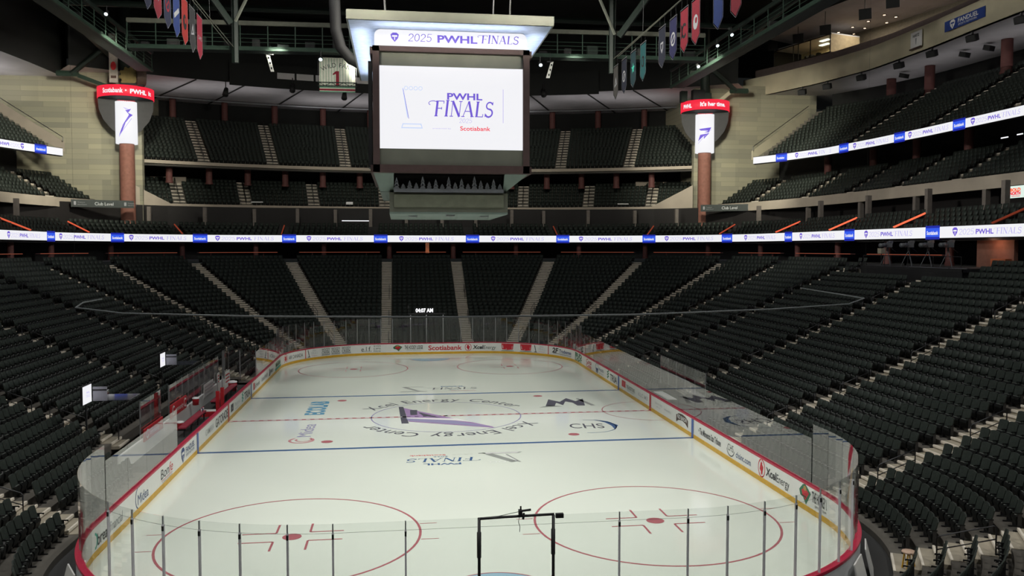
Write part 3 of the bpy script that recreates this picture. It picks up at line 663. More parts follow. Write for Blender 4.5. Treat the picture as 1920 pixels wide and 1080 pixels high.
def crease(c, s):
    c.poly([(1.83*math.cos(t), s*(27.13-1.83*math.sin(t)*1.0)) for t in [PI*i/20 for i in range(21)]], mat('ice_crease_blue', (.36, .56, .68), .3, var=.03)); c.ring(0, s*27.13, 1.83, .05, ice_r, (180 if s > 0 else 0), (360 if s > 0 else 180), lift=.003, n=24)
for s in (1, -1): icepart('goal_crease', lambda c: crease(c, s))
def trap(c):
    for s in (-1, 1): c.poly(_st(s*3.35, 27.13, s*4.27, 30.4, .05), ice_r)
icepart('goalkeeper_trapezoid', trap)
icepart('referee_crease', lambda c: c.ring(HX, 0, 3.05, .06, ice_r, 90, 270, n=30))

# ------------------------------------------------------------------ dasher boards
boards = empty('dasher_boards', 'white rink boards with adverts, red cap rail and yellow kick plate all round', 'rink boards')
def ring_sweep(name, sec, m, parent=boards, n=45, label=None):
    # sec: list of (offset, z)
    mb = MB(); outs = [rink_outline(o, n) for o, z in sec]; k = len(outs[0])
    mb.solid([[(outs[j][i][0], outs[j][i][1], sec[j][1]) for j in range(len(sec))] for i in range(k)], m, closed=True)
    return part(mb, name, parent, label=label)
bpanel = ring_sweep('board_panel', [(0, .0), (0, 1.04), (.1, 1.04), (.1, .0)], white)
ring_sweep('cap_rail', [(-.015, 1.03), (.19, 1.03), (.19, 1.11), (-.015, 1.11)], redcap)
ring_sweep('kick_plate', [(-.012, .003), (-.012, .22), (.0, .22), (.0, .003)], yellow)
ring_sweep('backing', [(.1, .0), (.1, 1.03), (.16, 1.03), (.16, .0)], mat('board_backing', (.74, .76, .78), .5))
def fn_right(l0=.006): return lambda s, z, l: Vector((HX-l0-l, -s, z))          # s = -y (left to right seen from the ice)
def fn_left(l0=.006): return lambda s, z, l: Vector((-HX+l0+l, s, z))
def fn_far(l0=.006):
    def f(s, z, l):
        p, n = rr(HX, HY, CR, s); return Vector((p[0]-n[0]*(l0+l), p[1]-n[1]*(l0+l), z))
    return f
def ad(fn, draw):
    mb = MB(); draw(Canvas(mb, fn)); return part(mb, 'advert', bpanel)
ZC = .62
def t_ad(fn, s0, s1, txt, m, h=.4, bold=.01, z=ZC, shear=0.0): ad(fn, lambda c: c.text(txt, (s0+s1)/2, z, h, m, w=s1-s0, bold=bold, shear=shear))
# right side, near to far (s = -y)
FR, FL, FF = fn_right(), fn_left(), fn_far()
def bear(c, x, z, w, h):
    c.poly([(x-.5*w, z+.1*h), (x-.2*w, z+.42*h), (x, z+.5*h), (x+.3*w, z+.3*h), (x+.5*w, z+.15*h), (x+.32*w, z-.15*h), (x+.1*w, z-.5*h), (x-.15*w, z-.2*h), (x-.4*w, z-.15*h)], txt_gr)
    c.poly([(x-.3*w, z+.12*h), (x, z+.34*h), (x+.34*w, z+.12*h), (x+.05*w, z-.3*h), (x-.2*w, z-.08*h)], txt_r, .003); c.disc(x, z+.28*h, .13*w, gold, .13*h, .006); c.rect(x-.3*w, z-.16*h, x+.12*w, z-.1*h, txt_br, .006)
ad(FR, lambda c: (bear(c, 20.55, .64, .95, .8), c.text('THE HOCKEY LODGE', 21.95, .72, .42, txt_k, w=1.65, bold=.02), c.text('OFFICIAL TEAM STORE', 22.0, .38, .1, txt_k, w=1.3)))
def swirl(c, x, z, r, m):
    c.ring(x, z, r, .16*r, m, 100, 300, ry=r*1.15); c.ring(x, z, r, .16*r, m, -70, 90, ry=r*1.15)
    c.poly([(x-.55*r, z-.2*r), (x-.2*r, z+.9*r), (x+.2*r, z+.75*r), (x+.05*r, z+.1*r), (x-.15*r, z-.5*r)], m, .003); c.poly([(x+.55*r, z+.2*r), (x+.2*r, z-.9*r), (x-.2*r, z-.75*r), (x-.02*r, z-.1*r), (x+.2*r, z+.5*r)], m, .003)
ad(FR, lambda c: (swirl(c, 16.55, .62, .33, txt_r), c.text('Xcel', 17.0, .62, .36, txt_k, w=1.0, align='L', bold=.03), c.text('Energy', 18.05, .6, .36, txt_k, w=1.15, align='L')))
ad(FR, lambda c: (c.text('CHS', 13.05, .7, .34, txt_k, w=.7), c.ring(13.05, .66, .46, .05, txt_k, 190, 350, ry=.36), c.text('chsinc.com', 14.55, .55, .3, txt_n, w=1.7, bold=.008)))
t_ad(FR, 8.7, 11.8, '\u2022 The Minnesota Star Tribune', txt_k, .34, .02)
def baron(c):
    c.poly([(5.05, .75), (5.5, .9), (6.05, .94), (6.6, .9), (7.03, .75), (7.03, .35), (6.6, .52), (6.05, .58), (5.5, .52), (5.05, .35)], txt_br); c.text('RED BARON', 6.04, .72, .22, txt_w, w=1.6, bold=.02, lift=.004)
ad(FR, baron)
t_ad(FR, 2.78, 4.08, 'WINNIPEG', txt_lg, .12); t_ad(FR, 1.0, 2.4, 'DEAN FOODS', txt_lg, .13, z=.7); t_ad(FR, 1.35, 2.05, 'M I L K', txt_lg, .1, z=.5)
t_ad(FR, -2.69, -.6, 'KLC M3', txt_lg, .26)
ad(FR, lambda c: (c.rect(-6.88, .45, -5.9, .9, txt_r), c.text('/', -6.4, .68, .3, txt_w, lift=.004), c.text('TREADSTONE', -4.65, .62, .26, txt_k, w=2.1), c.text('M O R T G A G E', -4.65, .4, .09, txt_g, w=1.6)))
def leaf(c, x, z, m):
    for k in range(6): c.poly([(x, z-.25+.1*k), (x+(.35 if k % 2 else -.35), z-.15+.1*k), (x, z-.05+.1*k)], m)
ad(FR, lambda c: (leaf(c, -10.9, .6, txt_gr), c.text('TRIA', -9.25, .6, .5, txt_k, w=2.0, bold=.02)))
ad(FR, lambda c: (c.ring(-14.5, .65, .42, .08, txt_n, -60, 240), c.poly([(-14.9, .65), (-14.5, .2), (-14.1, .65)], txt_n), c.text('Health', -13.05, .7, .28, txt_n, w=1.5), c.text('partners', -13.05, .42, .2, txt_lg, w=1.4)))
t_ad(FR, -18.4, -16.5, 'Coca', txt_r, .36, .02, z=.78, shear=.2); t_ad(FR, -18.4, -16.5, 'Cola', txt_r, .32, .02, z=.42, shear=.2)
# far end
ad(FF, lambda c: (c.text('BUD', 18.3, .78, .36, txt_gr, w=2.6, bold=.05), c.text('LIGHT', 18.3, .38, .34, txt_gr, w=2.6, bold=.05)))
ad(FF, lambda c: (c.text('2F', 13.2, .7, .46, txt_k, w=.8, bold=.04, shear=.2), c.text('Tradesmen', 14.9, .68, .34, txt_n, w=2.2, bold=.02), c.rect(12.9, .36, 16.0, .42, txt_g, n=6), c.text('CONSTRUCTION', 14.9, .3, .09, txt_g, w=1.9)))
def fin_small(c, s0, s1, z=.6):
    w = s1-s0; c.rect(s0+.05, .28, s0+.35, .34, txt_k); c.poly(_st(s0+.08, .95, s0+.24, .34, .07), txt_k); c.text('PWHL', s0+.68*w, .85, .12, txt_lg, w=.35*w, bold=.02); c.serif('FINALS', s0+.68*w, .62, .22, txt_lg, w=.6*w); c.text('Scotiabank', s0+.68*w, .38, .09, ice_lr, w=.5*w)
ad(FF, lambda c: fin_small(c, 10.54, 11.9)); ad(FF, lambda c: fin_small(c, -12.25, -10.95))
def bry(c, x):
    c.poly([(x-.62, .98), (x+.62, .98), (x+.55, .42), (x, .36), (x-.55, .42)], txt_r); c.text('bryant', x, .7, .32, txt_w, w=1.0, bold=.03, lift=.004); c.rect(x-.62, .27, x+.62, .31, txt_k)
ad(FF, lambda c: bry(c, 7.74)); ad(FF, lambda c: bry(c, 9.66))
ad(FF, lambda c: (swirl(c, 3.85, .62, .3, txt_r), c.text('Xcel', 4.3, .62, .36, txt_k, w=1.0, align='L', bold=.035, shear=.15), c.text('Energy', 5.35, .6, .36, txt_k, w=1.2, align='L', shear=.15)))
t_ad(FF, -.04, 3.24, 'Scotiabank', txt_r, .46, .022)
ad(FF, lambda c: (bear(c, -3.0, .64, .9, .62), c.text('THE HOCKEY LODGE', -1.45, .7, .36, txt_k, w=1.75, bold=.02), c.text('OFFICIAL TEAM STORE', -1.45, .42, .1, txt_g, w=1.4)))
ad(FF, lambda c: (c.text('e.l.f.', -6.0, .6, .5, txt_k, w=.95), c.text('EYES', -4.95, .86, .15, txt_k, w=.65), c.text('LIPS', -4.95, .62, .15, txt_k, w=.65), c.text('FACE', -4.95, .38, .15, txt_k, w=.65)))
for x in (-10.08, -9.03, -7.95): ad(FF, lambda c: (c.text('WOODY', x, .82, .25, txt_k, w=.9, bold=.01), c.text('CREEK', x, .55, .25, txt_k, w=.9, bold=.01), c.rect(x-.45, .3, x+.45, .38, txt_g)))
def maple(c, x, z, r):
    P = []
    for k in range(14): a = PI/2+2*PI*k/14; q = r*(1 if k % 2 == 0 else .5); P.append((x+q*math.cos(a), z+q*math.sin(a)))
    c.poly(P, txt_r); c.ring(x, z, r*1.15, .05, txt_r, -60, 240)
ad(FF, lambda c: (maple(c, -15.85, .62, .34), c.text('AIR CANADA', -14.0, .62, .34, txt_k, w=2.3)))
ad(FF, lambda c: (c.rect(-20.7, .25, -17.4, .42, txt_te), c.text('VISTRA', -19.0, .68, .36, txt_gr, w=2.8, bold=.02, shear=.2)))
t_ad(FF, -23.8, -22.0, 'Toyota', txt_k, .36)
ad(FF, lambda c: c.rect(12.24, .02, 12.34, 1.02, redp)); ad(FF, lambda c: c.rect(-12.55, .02, -12.45, 1.02, redp))
# left side (s = y)
ad(FL, lambda c: (c.ring(-22.25, .55, .2, .09, txt_te, ry=.24), c.text('bread', -21.4, .55, .42, txt_k, w=1.25, bold=.015), c.text('financial', -20.1, .56, .38, txt_g, w=1.35)))
ad(FL, lambda c: (c.text('Midea', -16.9, .56, .42, txt_n, w=1.4), c.ring(-17.45, .62, .42, .05, txt_n, 70, 250, ry=.42)))
ad(FL, lambda c: (c.text('Bon', -14.4, .66, .44, txt_k, w=1.25, align='L', shear=.1), c.text('fe', -13.1, .66, .44, txt_r, w=.6, align='L', shear=.2), c.rect(-14.3, .34, -12.6, .38, ice_lr), c.text('PLUMBING HEATING AIR', -13.4, .27, .07, txt_g, w=1.6)))
ad(FL, lambda c: (shield(c, -10.7, .6, .72, txt_n, txt_w), c.text('FANDUEL', -9.3, .72, .28, txt_n, w=1.7, bold=.015), c.text('SPORTS NETWORK', -9.3, .46, .14, txt_n, w=1.7)))
t_ad(FL, -6.0, -4.0, 'CAMBRIA', txt_lg, .34); t_ad(FL, -3.55, -.25, 'GATORADE', txt_k, .5, .02)
ad(FL, lambda c: (c.rect(.74, .4, 1.5, .85, txt_k), c.text('m', 1.12, .62, .2, txt_w, lift=.004), c.text('Medtronic', 2.8, .66, .3, txt_lg, w=1.7), c.text('health', 2.6, .38, .14, txt_lg, w=1.1)))
ad(FL, lambda c: (leaf(c, 4.6, .6, txt_te), c.text('TRIA', 6.25, .6, .5, txt_k, w=2.1, bold=.02)))
ad(FL, lambda c: (c.rect(8.7, .4, 9.2, .88, txt_r), c.text('Scheels', 10.3, .62, .36, txt_k, w=2.0)))
t_ad(FL, 12.2, 15.1, 'UnitedHealth', txt_g, .34); ad(FL, lambda c: (c.poly([(15.8, .3), (16.2, .95), (16.4, .3)], txt_k), c.text('Polaris', 17.4, .6, .34, txt_g, w=1.7)))
ad(FL, lambda c: (c.rect(19.2, .22, 22.6, .36, txt_te), c.text('Menards', 20.9, .66, .36, txt_gr, w=3.0, bold=.02)))
# line marks on the boards
for f, sg in ((FR, -1), (FL, 1)):
    for yy, m in ((-7.77, bluep), (7.77, bluep), (0, redp)): 
        mb = MB(); Canvas(mb, f).rect(sg*yy-.16, .0, sg*yy+.16, 1.03, m, .012); part(mb, 'line_mark', bpanel)
# near boards seen from outside: lettering on the inner face at the left
t_ad(lambda s, z, l: Vector((lambda r: (r[0][0]-r[1][0]*(.006+l), -(r[0][1]-r[1][1]*(.006+l)), z))(rr(HX, HY, CR, -s))), 9.1, 11.6, 'Huntington', txt_gr, .4)

# ------------------------------------------------------------------ rink glass
def glass_wall(name, label, pts, z0, ztops, posts=True, pr=.022, pm=alu, thick=.014, skip=(), seam=False, n_sub=2, cap=False):
    # pts: list of (fn(t), t) nodes: consecutive nodes are one pane; ztops: one height per pane
    fn, ts = pts; e = empty(name, label, 'rink glass', None, (*fn(ts[0])[0], z0))
    for i in range(len(ts)-1):
        if i in skip: continue
        mb = MB(); zt = ztops if not isinstance(ztops, (list, tuple)) else ztops[i]; rings = []
        eps = .012*(1 if ts[i+1] > ts[i] else -1)
        for k in range(n_sub+1):
            t = ts[i]+eps+(ts[i+1]-ts[i]-2*eps)*k/n_sub; (x, y), n = fn(t)
            rings.append([(x, y, z0), (x+n[0]*thick, y+n[1]*thick, z0), (x+n[0]*thick, y+n[1]*thick, zt), (x, y, zt)])
        mb.solid(rings, pane_m); part(mb, 'pane', e)
    if posts:
        for i, t in enumerate(ts):
            zt = (ztops if not isinstance(ztops, (list, tuple)) else ztops[min(i, len(ztops)-1)]); (x, y), n = fn(t); mb = MB(); x += n[0]*.035; y += n[1]*.035
            if i in skip or (i-1 in skip and False): continue
            mb.box((x, y, (z0+zt)/2-.05), (pr*2, pr*2.4, zt-z0-.1), pm, math.atan2(n[1], n[0])-PI/2); mb.box((x, y, zt-.04), (pr*1.2, pr*1.5, .12), alu, math.atan2(n[1], n[0])-PI/2)
            part(mb, 'post', e)
    return e
def near_fn(t): p, n = rr(HX+.06, HY+.06, CR+.06, t); return (p[0], -p[1]), (n[0], -n[1])
def far_fn(t): return rr(HX+.06, HY+.06, CR+.06, t)
NP = [-18.9, -17.6, -16.4, -15.2, -13.9, -12.5, -11.3, -10.18, -9.04, -7.92, -6.82, -5.62, -4.52, -2.74, -.86, .96, 2.74, 4.58, 5.70, 6.86, 8.02, 9.12, 10.3, 11.5, 12.8, 14.0, 15.2, 16.46, 17.7, 18.9]
g = glass_wall('rink_glass', 'curved clear glass on posts around the near end of the rink', (near_fn, NP), 1.11, 3.5, posts=False)
steelpost = mat('grey_post', (.74, .74, .78), .5)
for i, t in enumerate(NP):
    if t in (-.86, .96): continue
    (x, y), n = near_fn(t); x += n[0]*.05; y += n[1]*.05; rz = math.atan2(n[1], n[0])-PI/2
    if 12.4 < abs(t) < 18.95:
        continue
    mb = MB(); mb.box((x, y, 2.2), (.045, .06, 2.2), steelpost, rz); mb.box((x+n[0]*.02, y+n[1]*.02, 3.2), (.05, .03, .12), black, rz); mb.box((x, y, 3.4), (.03, .04, .24), alu, rz); part(mb, 'post', g)
mb = MB(); mb.tube([(*(lambda r: (r[0][0]+r[1][0]*.03, r[0][1]+r[1][1]*.03))(near_fn(t)), 3.28) for t in lin(-12.4, 12.4, 50)], .004, steelk, 4); part(mb, 'cable', g)
FP = [-18.9, -17.6, -16.3, -15.0, -13.76, -12.54, -11.4, -10.24, -9.14, -7.96, -6.86, -5.72, -4.6, -3.48, -1.74, -.2, 1.42, 3.14, 4.3, 5.38, 6.54, 7.66, 8.86, 10.0, 11.1, 12.28, 13.52, 14.72, 15.84, 17.06, 18.2, 18.9]
glass_wall('rink_glass', 'clear glass panes on slim posts along the far end of the rink', (far_fn, FP), 1.11, 3.5, pr=.022)
right_fn = lambda t: ((HX+.06, t), (1, 0)); left_fn = lambda t: ((-HX-.06, t), (-1, 0))
glass_wall('rink_glass', 'long clear glass along the right side boards reflecting the ice', (right_fn, [-20.9, -18.27, -15.93, -13.32, -10.6, -7.9, -5.21, -2.75, 0, 3.08, 5.6, 8.2, 10.8, 13.4, 16, 18.6, 20.9]), 1.11, 2.93, posts=False)
glass_wall('rink_glass', 'clear glass on the left side boards before the team benches', (left_fn, [-20.9, -18.5, -16.1, -13.7, -11.36]), 1.11, 2.93, posts=False)
glass_wall('rink_glass', 'clear glass on the left side boards past the team benches', (left_fn, [10.4, 13, 15.6, 18.2, 20.9]), 1.11, 2.93, posts=False)
BG = lambda t: ((-15.35, t), (-1, 0))
glass_wall('bench_glass', 'short glass pane behind the near end of the first team bench', (BG, [-8.8, -7.0, -5.3]), 1.0, 2.85, pr=.02)
glass_wall('bench_glass', 'long tall glass wall standing behind the two team benches', (BG, [-3.6, -2.2, -.8, .6, 2.0, 3.4, 4.8, 6.2, 7.6, 9.0]), 1.0, 2.8, pr=.03)
glass_wall('bench_glass', 'narrow glass pane behind the far team bench', (BG, [10.6, 12.6]), 1.0, 3.0, pr=.03, pm=alu)
glass_wall('bench_glass', 'glass screen closing the far end of the team benches', (lambda t: ((-13.05-t, 10.4), (0, 1)), [0, 1.1, 2.2]), 1.0, 3.0, pr=.03)
glass_wall('penalty_glass', 'tall glass wall behind the penalty boxes on the right', (lambda t: ((15.2, t), (1, 0)), [-3.6, -1.8, 0, 1.7, 3.4, 5.0]), .9, 2.85, pr=.025)
# ------------------------------------------------------------------ benches and what stands in them
b = MB(); b.box((-15.35, .3, .495), (.12, 24.8, .99), white); struct(b, 'wall_bench_back', 'low white wall behind the team benches', 'wall')
b = MB(); b.box((-14.25, .9, .1), (2.3, 23.4, .2), mat('rubber_mat', (.05, .05, .05), .8)); struct(b, 'floor_bench', 'raised dark rubber floor of the team benches', 'floor')
def bench(y0, y1, label):
    e = empty('team_bench', label, 'bench', 'team benches', (-14.4, (y0+y1)/2, .2))
    mb = MB(); mb.box((-14.4, (y0+y1)/2, .70), (.42, y1-y0, .07), mat('bench_red', (.33, .035, .06), .5)); mb.box((-14.4, (y0+y1)/2, .64), (.36, y1-y0-.1, .05), black); part(mb, 'seat', e)
    n = max(2, int((y1-y0)/1.5))
    for i in range(n+1):
        y = y0+.15+(y1-y0-.3)*i/n; mb = MB(); mb.box((-14.3, y, .41), (.06, .06, .42), steelk); mb.box((-14.4, y, .58), (.4, .06, .06), steelk); part(mb, 'leg', e)
bench(-5.0, -.1, 'long red topped bench at the near half of the left side'); bench(2.9, 9.6, 'red topped bench at the far half of the left side')
for y, l in ((.25, 'red padded post on the near side of the bench gate'), (1.55, 'red padded post on the far side of the bench gate')):
    e = empty('padded_post', l, 'post', 'padded gate posts', (-13.6, y, .2)); mb = MB(); mb.box((-13.6, y, 1.0), (.2, .2, 1.6), redp); part(mb, 'pad', e); mb = MB(); mb.box((-13.6, y, 2.15), (.06, .06, .7), alu); part(mb, 'pole', e)
b = MB(); b.box((-14.2, .95, .5), (1.1, .6, .06), white); b.box((-14.2, .63, .35), (1.1, .05, .3), redp); b.box((-14.2, 1.0, .26), (.9, .5, .44), redp); tag(b.build('bench_gate_table'), 'small white and red platform in the gate between the benches', 'platform')
e = empty('bench_sign', 'red banner sign with white lettering above the near bench', 'sign', None, (-15.2, -1.6, 1.0))
mb = MB(); mb.box((-15.24, -2.2, 1.38), (.06, 3.4, .72), redp); bd = part(mb, 'board', e)
mb = MB(); c = Canvas(mb, lambda s, z, l: Vector((-15.2+l, s, z))); c.text('ommunity', -2.1, 1.36, .3, txt_w, w=1.7); c.ring(-3.35, 1.38, .22, .09, txt_w, 40, 340); c.ring(-.85, 1.38, .22, .09, txt_w, 40, 340); part(mb, 'lettering', bd)
e = empty('bench_sign', 'red banner sign with white letters under the nearest short glass pane', 'sign', None, (-15.25, -7.0, .9))
mb = MB(); mb.box((-15.26, -7.05, 1.15), (.05, 3.3, .62), redp); bd = part(mb, 'board', e)
mb = MB(); c = Canvas(mb, lambda s, z, l: Vector((-15.225+l, s, z))); c.text('ommunity', -6.9, 1.13, .27, txt_w, w=1.6); c.ring(-8.15, 1.15, .19, .08, txt_w, 40, 340); part(mb, 'lettering', bd)
def poster(y0, y1, z0, z1, label, red=False):
    e = empty('bench_poster', label, 'poster', None, (-15.28, (y0+y1)/2, z0)); mb = MB(); mb.box((-15.27, (y0+y1)/2, (z0+z1)/2), (.03, y1-y0, z1-z0), white); sh = part(mb, 'sheet', e)
    mb = MB(); c = Canvas(mb, lambda s, z, l: Vector((-15.25+l, s, z))); m = redp if red else txt_lg
    for k in range(3): c.rect(y0+.15, z0+.15+k*(z1-z0-.2)/3, y1-.15, z0+.15+k*(z1-z0-.2)/3+.1, m)
    part(mb, 'print', sh)
poster(4.2, 6.9, .75, 1.55, 'white printed sheet behind the glass near the bench gate'); poster(8.2, 8.9, .9, 1.7, 'white sheet with red print beside the padded posts', True); poster(10.8, 12.4, .45, 1.4, 'white sheet with red print under the far bench pane', True)
def cooler(x, y, z, label, s=1.0):
    e = empty('drink_cooler', label, 'cooler', 'red drink coolers', (x, y, z)); mb = MB(); mb.lathe([(0, 0), (.2*s, 0), (.22*s, .4*s), (.22*s, .42*s)], (x, y, z), redp, 16); part(mb, 'body', e, True)
    mb = MB(); mb.lathe([(.23*s, .42*s), (.23*s, .48*s), (.1*s, .52*s), (0, .52*s)], (x, y, z), txt_w, 16); part(mb, 'lid', e, True); mb = MB(); mb.box((x+.22*s, y, z+.08*s), (.06, .04, .05), txt_w); part(mb, 'tap', e)
cooler(-15.0, -2.9, .2, 'red drink cooler on the floor behind the near bench', .95); cooler(-14.9, .4, .98, 'red drink cooler on the white wall by the gate', .9); cooler(-14.6, 10.0, .2, 'red drink cooler at the far end of the benches', 1.4)
for k, y in enumerate((-.5, -.25, 0)): 
    e = empty('water_bottle', 'small squeeze bottle at the far end of the near bench, %s of three' % ordn(k+1), 'bottle', 'squeeze bottles', (-14.35, y-.15, .735)); mb = MB(); mb.lathe([(0, 0), (.04, 0), (.04, .17), (.02, .2)], (-14.35, y-.15, .735), txt_w if k != 1 else txt_n, 10); part(mb, 'body', e, True); mb = MB(); mb.lathe([(.025, .2), (.012, .25), (0, .25)], (-14.35, y-.15, .735), redp, 8); part(mb, 'cap', e)
# penalty box furniture on the right
b = MB(); b.box((15.2, .7, .45), (.12, 9.2, .88), dark_con); struct(b, 'wall_penalty_back', 'low white wall behind the penalty boxes', 'wall')
e = empty('timekeeper_table', 'white timekeeper table behind the right side glass', 'table', None, (14.2, .6, 0)); mb = MB(); mb.box((14.1, .6, .82), (.6, 3.0, .05), white); part(mb, 'top', e)
for y in (-.8, 2.0): mb = MB(); mb.box((14.1, y, .4), (.5, .05, .8), steelk); part(mb, 'leg', e)
# LED displays on poles in the left stands
def led_display(x, y, z, zf, s, label):
    e = empty('stand_display', label, 'display', 'small displays in the left stands', (x, y, zf))
    mb = MB(); mb.box((x, y, z), (.10*s, 1.15*s, .86*s), black); part(mb, 'housing', e)
    mb = MB(); c = Canvas(mb, lambda u, v, l: Vector((x+.052*s+l, y+u, z+v))); c.rect(-.55*s, -.41*s, .55*s, .41*s, E_w); c.text('PWHL', .1*s, .08*s, .1*s, E_lp, w=.4*s, bold=.02, lift=.004); c.serif('FINALS', .1*s, -.08*s, .12*s, E_lp, w=.5*s, lift=.004); part(mb, 'screen', e)
    mb = MB(); mb.box((x+.40*s, y+.62*s, z-.08*s), (.62*s, .05, .66*s), mat('display_side', (.30, .30, .35), .4)); mb.box((x+.40*s, y+.59*s, z+.1*s), (.62*s, .02, .06*s), black); part(mb, 'side_panel', e)
    mb = MB(); mb.box((x+.9*s, y+1.55*s, z-.42*s), (1.5*s, 1.7*s, .03), mat('glossy_shelf', (.05, .055, .07), .06, spec=.8)); mb.box((x+.2*s, y+1.55*s, z-.3*s), (.03, 1.7*s, .25*s), pane_m); part(mb, 'shelf', e)
    mb = MB(); mb.tube([(x, y, zf), (x, y, z-.43*s)], .04, steelk, 8); part(mb, 'pole', e); mb = MB(); mb.tube([(x+.9*s, y+1.5*s, ROWS[3][1]), (x+.9*s, y+1.5*s, z-.43*s)], .03, steelk, 8); part(mb, 'pole', e)
led_display(-17.33, -10.26, 3.51, ROWS[4][1], 1.02, 'white led display on a pole in the left stands, the nearer one'); led_display(-17.33, 2.43, 3.46, ROWS[4][1], 1.0, 'white led display on a pole in the left stands, the farther one')
# goal camera frames
e = empty('goal_camera_frame', 'black pipe frame with a small camera above the near end glass', 'camera frame', None, (0, -30.62, 1.11))
for x in (-.9, 1.0): mb = MB(); mb.tube([(x, -30.62, 1.11), (x, -30.62, 3.52)], .04, steelk, 10); mb.tube([(x, -30.6, 2.5), (x, -30.6, 3.15)], .055, black, 8); part(mb, 'leg', e, True)
mb = MB(); mb.tube([(-.93, -30.62, 3.5), (-.3, -30.62, 3.52), (1.02, -30.62, 3.54)], .035, steelk, 8); part(mb, 'crossbar', e, True)
mb = MB(); mb.box((.15, -30.62, 3.62), (.09, .14, .13), black); mb.tube([(.16, -30.62, 3.6), (.16, -30.62, 3.78)], .022, black, 6); mb.tube([(.2, -30.62, 3.66), (.42, -30.62, 3.68)], .03, black, 8); mb.tube([(.24, -30.62, 3.6), (.22, -30.62, 3.44)], .03, black, 6); part(mb, 'camera', e)
mb = MB(); mb.tube([(.14, -30.62, 3.55), (.1, -30.62, 3.38), (.14, -30.62, 3.25), (.13, -30.62, 3.12)], .008, black, 5); mb.tube([(-.9, -30.62, 3.53), (-.4, -30.62, 3.55), (.1, -30.62, 3.64)], .008, black, 5); part(mb, 'cable', e)
mb = MB(); mb.box((1.16, -30.62, 3.5), (.2, .1, .11), black); part(mb, 'junction_box', e)
e = empty('goal_camera_frame', 'grey pipe frame over the far end glass carrying a clock', 'camera frame', None, (-.2, 30.7, 1.11))
for x in (-1.74, -.2, 1.42): mb = MB(); mb.tube([(x, 30.7, 1.11), (x, 30.7, 3.9)], .05, alu, 8); part(mb, 'leg', e, True)
mb = MB(); mb.box((-.2, 30.7, 3.92), (3.6, .12, .14), steelk); part(mb, 'crossbar', e)
mb = MB(); mb.tube([(-1.95, 30.7, 3.9), (-1.95, 30.7, 4.5)], .04, steelk, 6); mb.box((-1.95, 30.68, 4.6), (.14, .2, .3), steelk); part(mb, 'camera', e)
e = empty('clock', 'digital clock reading 04:07 AM above the far end glass', 'clock', None, (-.4, 30.7, 4.0))
mb = MB(); mb.box((-.4, 30.75, 4.26), (1.9, .12, .5), black); hs_ = part(mb, 'housing', e)
mb = MB(); Canvas(mb, lambda u, v, l: Vector((u, 30.685-l, v))).text('04:07 AM', -.4, 4.27, .38, E_cl, w=1.68, bold=.03); part(mb, 'digits', hs_)
# lifted net pipe around the near end
b = MB(); b.tube([(-13.1, -20.6, 8.55), (-13.05, -22.5, 8.55), (-12.5, -24.7, 8.53), (-10.5, -26.8, 8.5), (-6.4, -28.2, 8.48), (-1.4, -28.8, 8.46), (3.67, -28.9, 8.48), (8, -28.0, 8.52), (11.2, -26.6, 8.55), (12.9, -24.6, 8.6), (13.2, -22.5, 8.62), (13.3, -19.2, 8.7)], .022, mat('net_pipe', (.07, .08, .085), .5), 8); tag(b.build('net_pipe', None, True), 'thin bent net support pipe hanging above the near end', 'pipe')
for k, x in enumerate((-12.5, 12.9)):
    b = MB(); b.tube([(x, -24.65, 8.55), (x*1.0, -24.65, 40.5)], .0025, black, 4); tag(b.build('net_cable'), 'thin black cable holding up the %s end of the net pipe' % ('left', 'right')[k], 'cable')
# corner odds and ends
e = empty('stool', 'round wooden stool with yellow legs behind the right corner boards', 'stool', None, (13.05, -27.2, .0))
mb = MB(); mb.lathe([(0, .70), (.2, .70), (.22, .73), (.2, .76), (0, .76)], (13.05, -27.2, 0), mat('pale_wood', (.55, .38, .28), .5), 20); part(mb, 'seat', e, True)
for k in range(4): a = PI/4+k*PI/2; mb = MB(); mb.tube([(13.05+.12*math.cos(a), -27.2+.12*math.sin(a), .7), (13.05+.21*math.cos(a), -27.2+.21*math.sin(a), 0)], .025, yellow, 8); part(mb, 'leg', e)
mb = MB(); mb.lathe([(.17, 0), (.17, .02)], (13.05, -27.2, .3), yellow, 16); part(mb, 'foot_ring', e)
for t, l in ((13.4, 'folded white padding leaning outside the right corner boards'), (11.9, 'second folded white padding outside the right corner boards'), (-13.6, 'folded white padding leaning outside the left corner boards')):
    (x, y), n = near_fn(t); b = MB(); b.prism([(x+n[0]*.42, y+n[1]*.42, .0), (x+n[0]*.5, y+n[1]*.5, .0), (x+n[0]*.26, y+n[1]*.26, .92), (x+n[0]*.22, y+n[1]*.22, .92)], (n[1]*1.1, -n[0]*1.1, 0), white); tag(b.build('padding'), l, 'padding')
# ------------------------------------------------------------------ seats
def seat_back_mb(fs=(-1, -.92, -.55, 0, .55, .92, 1)):
    mb = MB(); rings = []
    for f in fs:
        x = .245*f; cz = .045*abs(f)**9; yo = -.03*f*f
        rings.append([(x, .02+yo, .40), (x, .055+yo, .40), (x, .185+yo, .93-cz), (x, .145+yo, .93-cz)])
    return mb.solid(rings, seatm)
def seat_pan_mb(nc=5):
    mb = MB(); rings = []
    for i in range(nc):
        f = -1+2*i/(nc-1); x = .21*f; c = .03*abs(f)**3
        rings.append([(x, -.04, .16+c), (x, .0, .14+c), (x, .03, .47-c), (x, -.01, .51-c), (x, -.07, .50-c), (x, -.10, .38)])
    return mb.solid(rings, seatb)
def seat_lip_mb(): return MB().box((0, -.045, .508), (.30, .05, .02), seatedge)
def seat_arm_mb(): return MB().box((.262, -.03, .60), (.045, .28, .035), seatb).box((.262, -.16, .59), (.04, .03, .05), seatb)
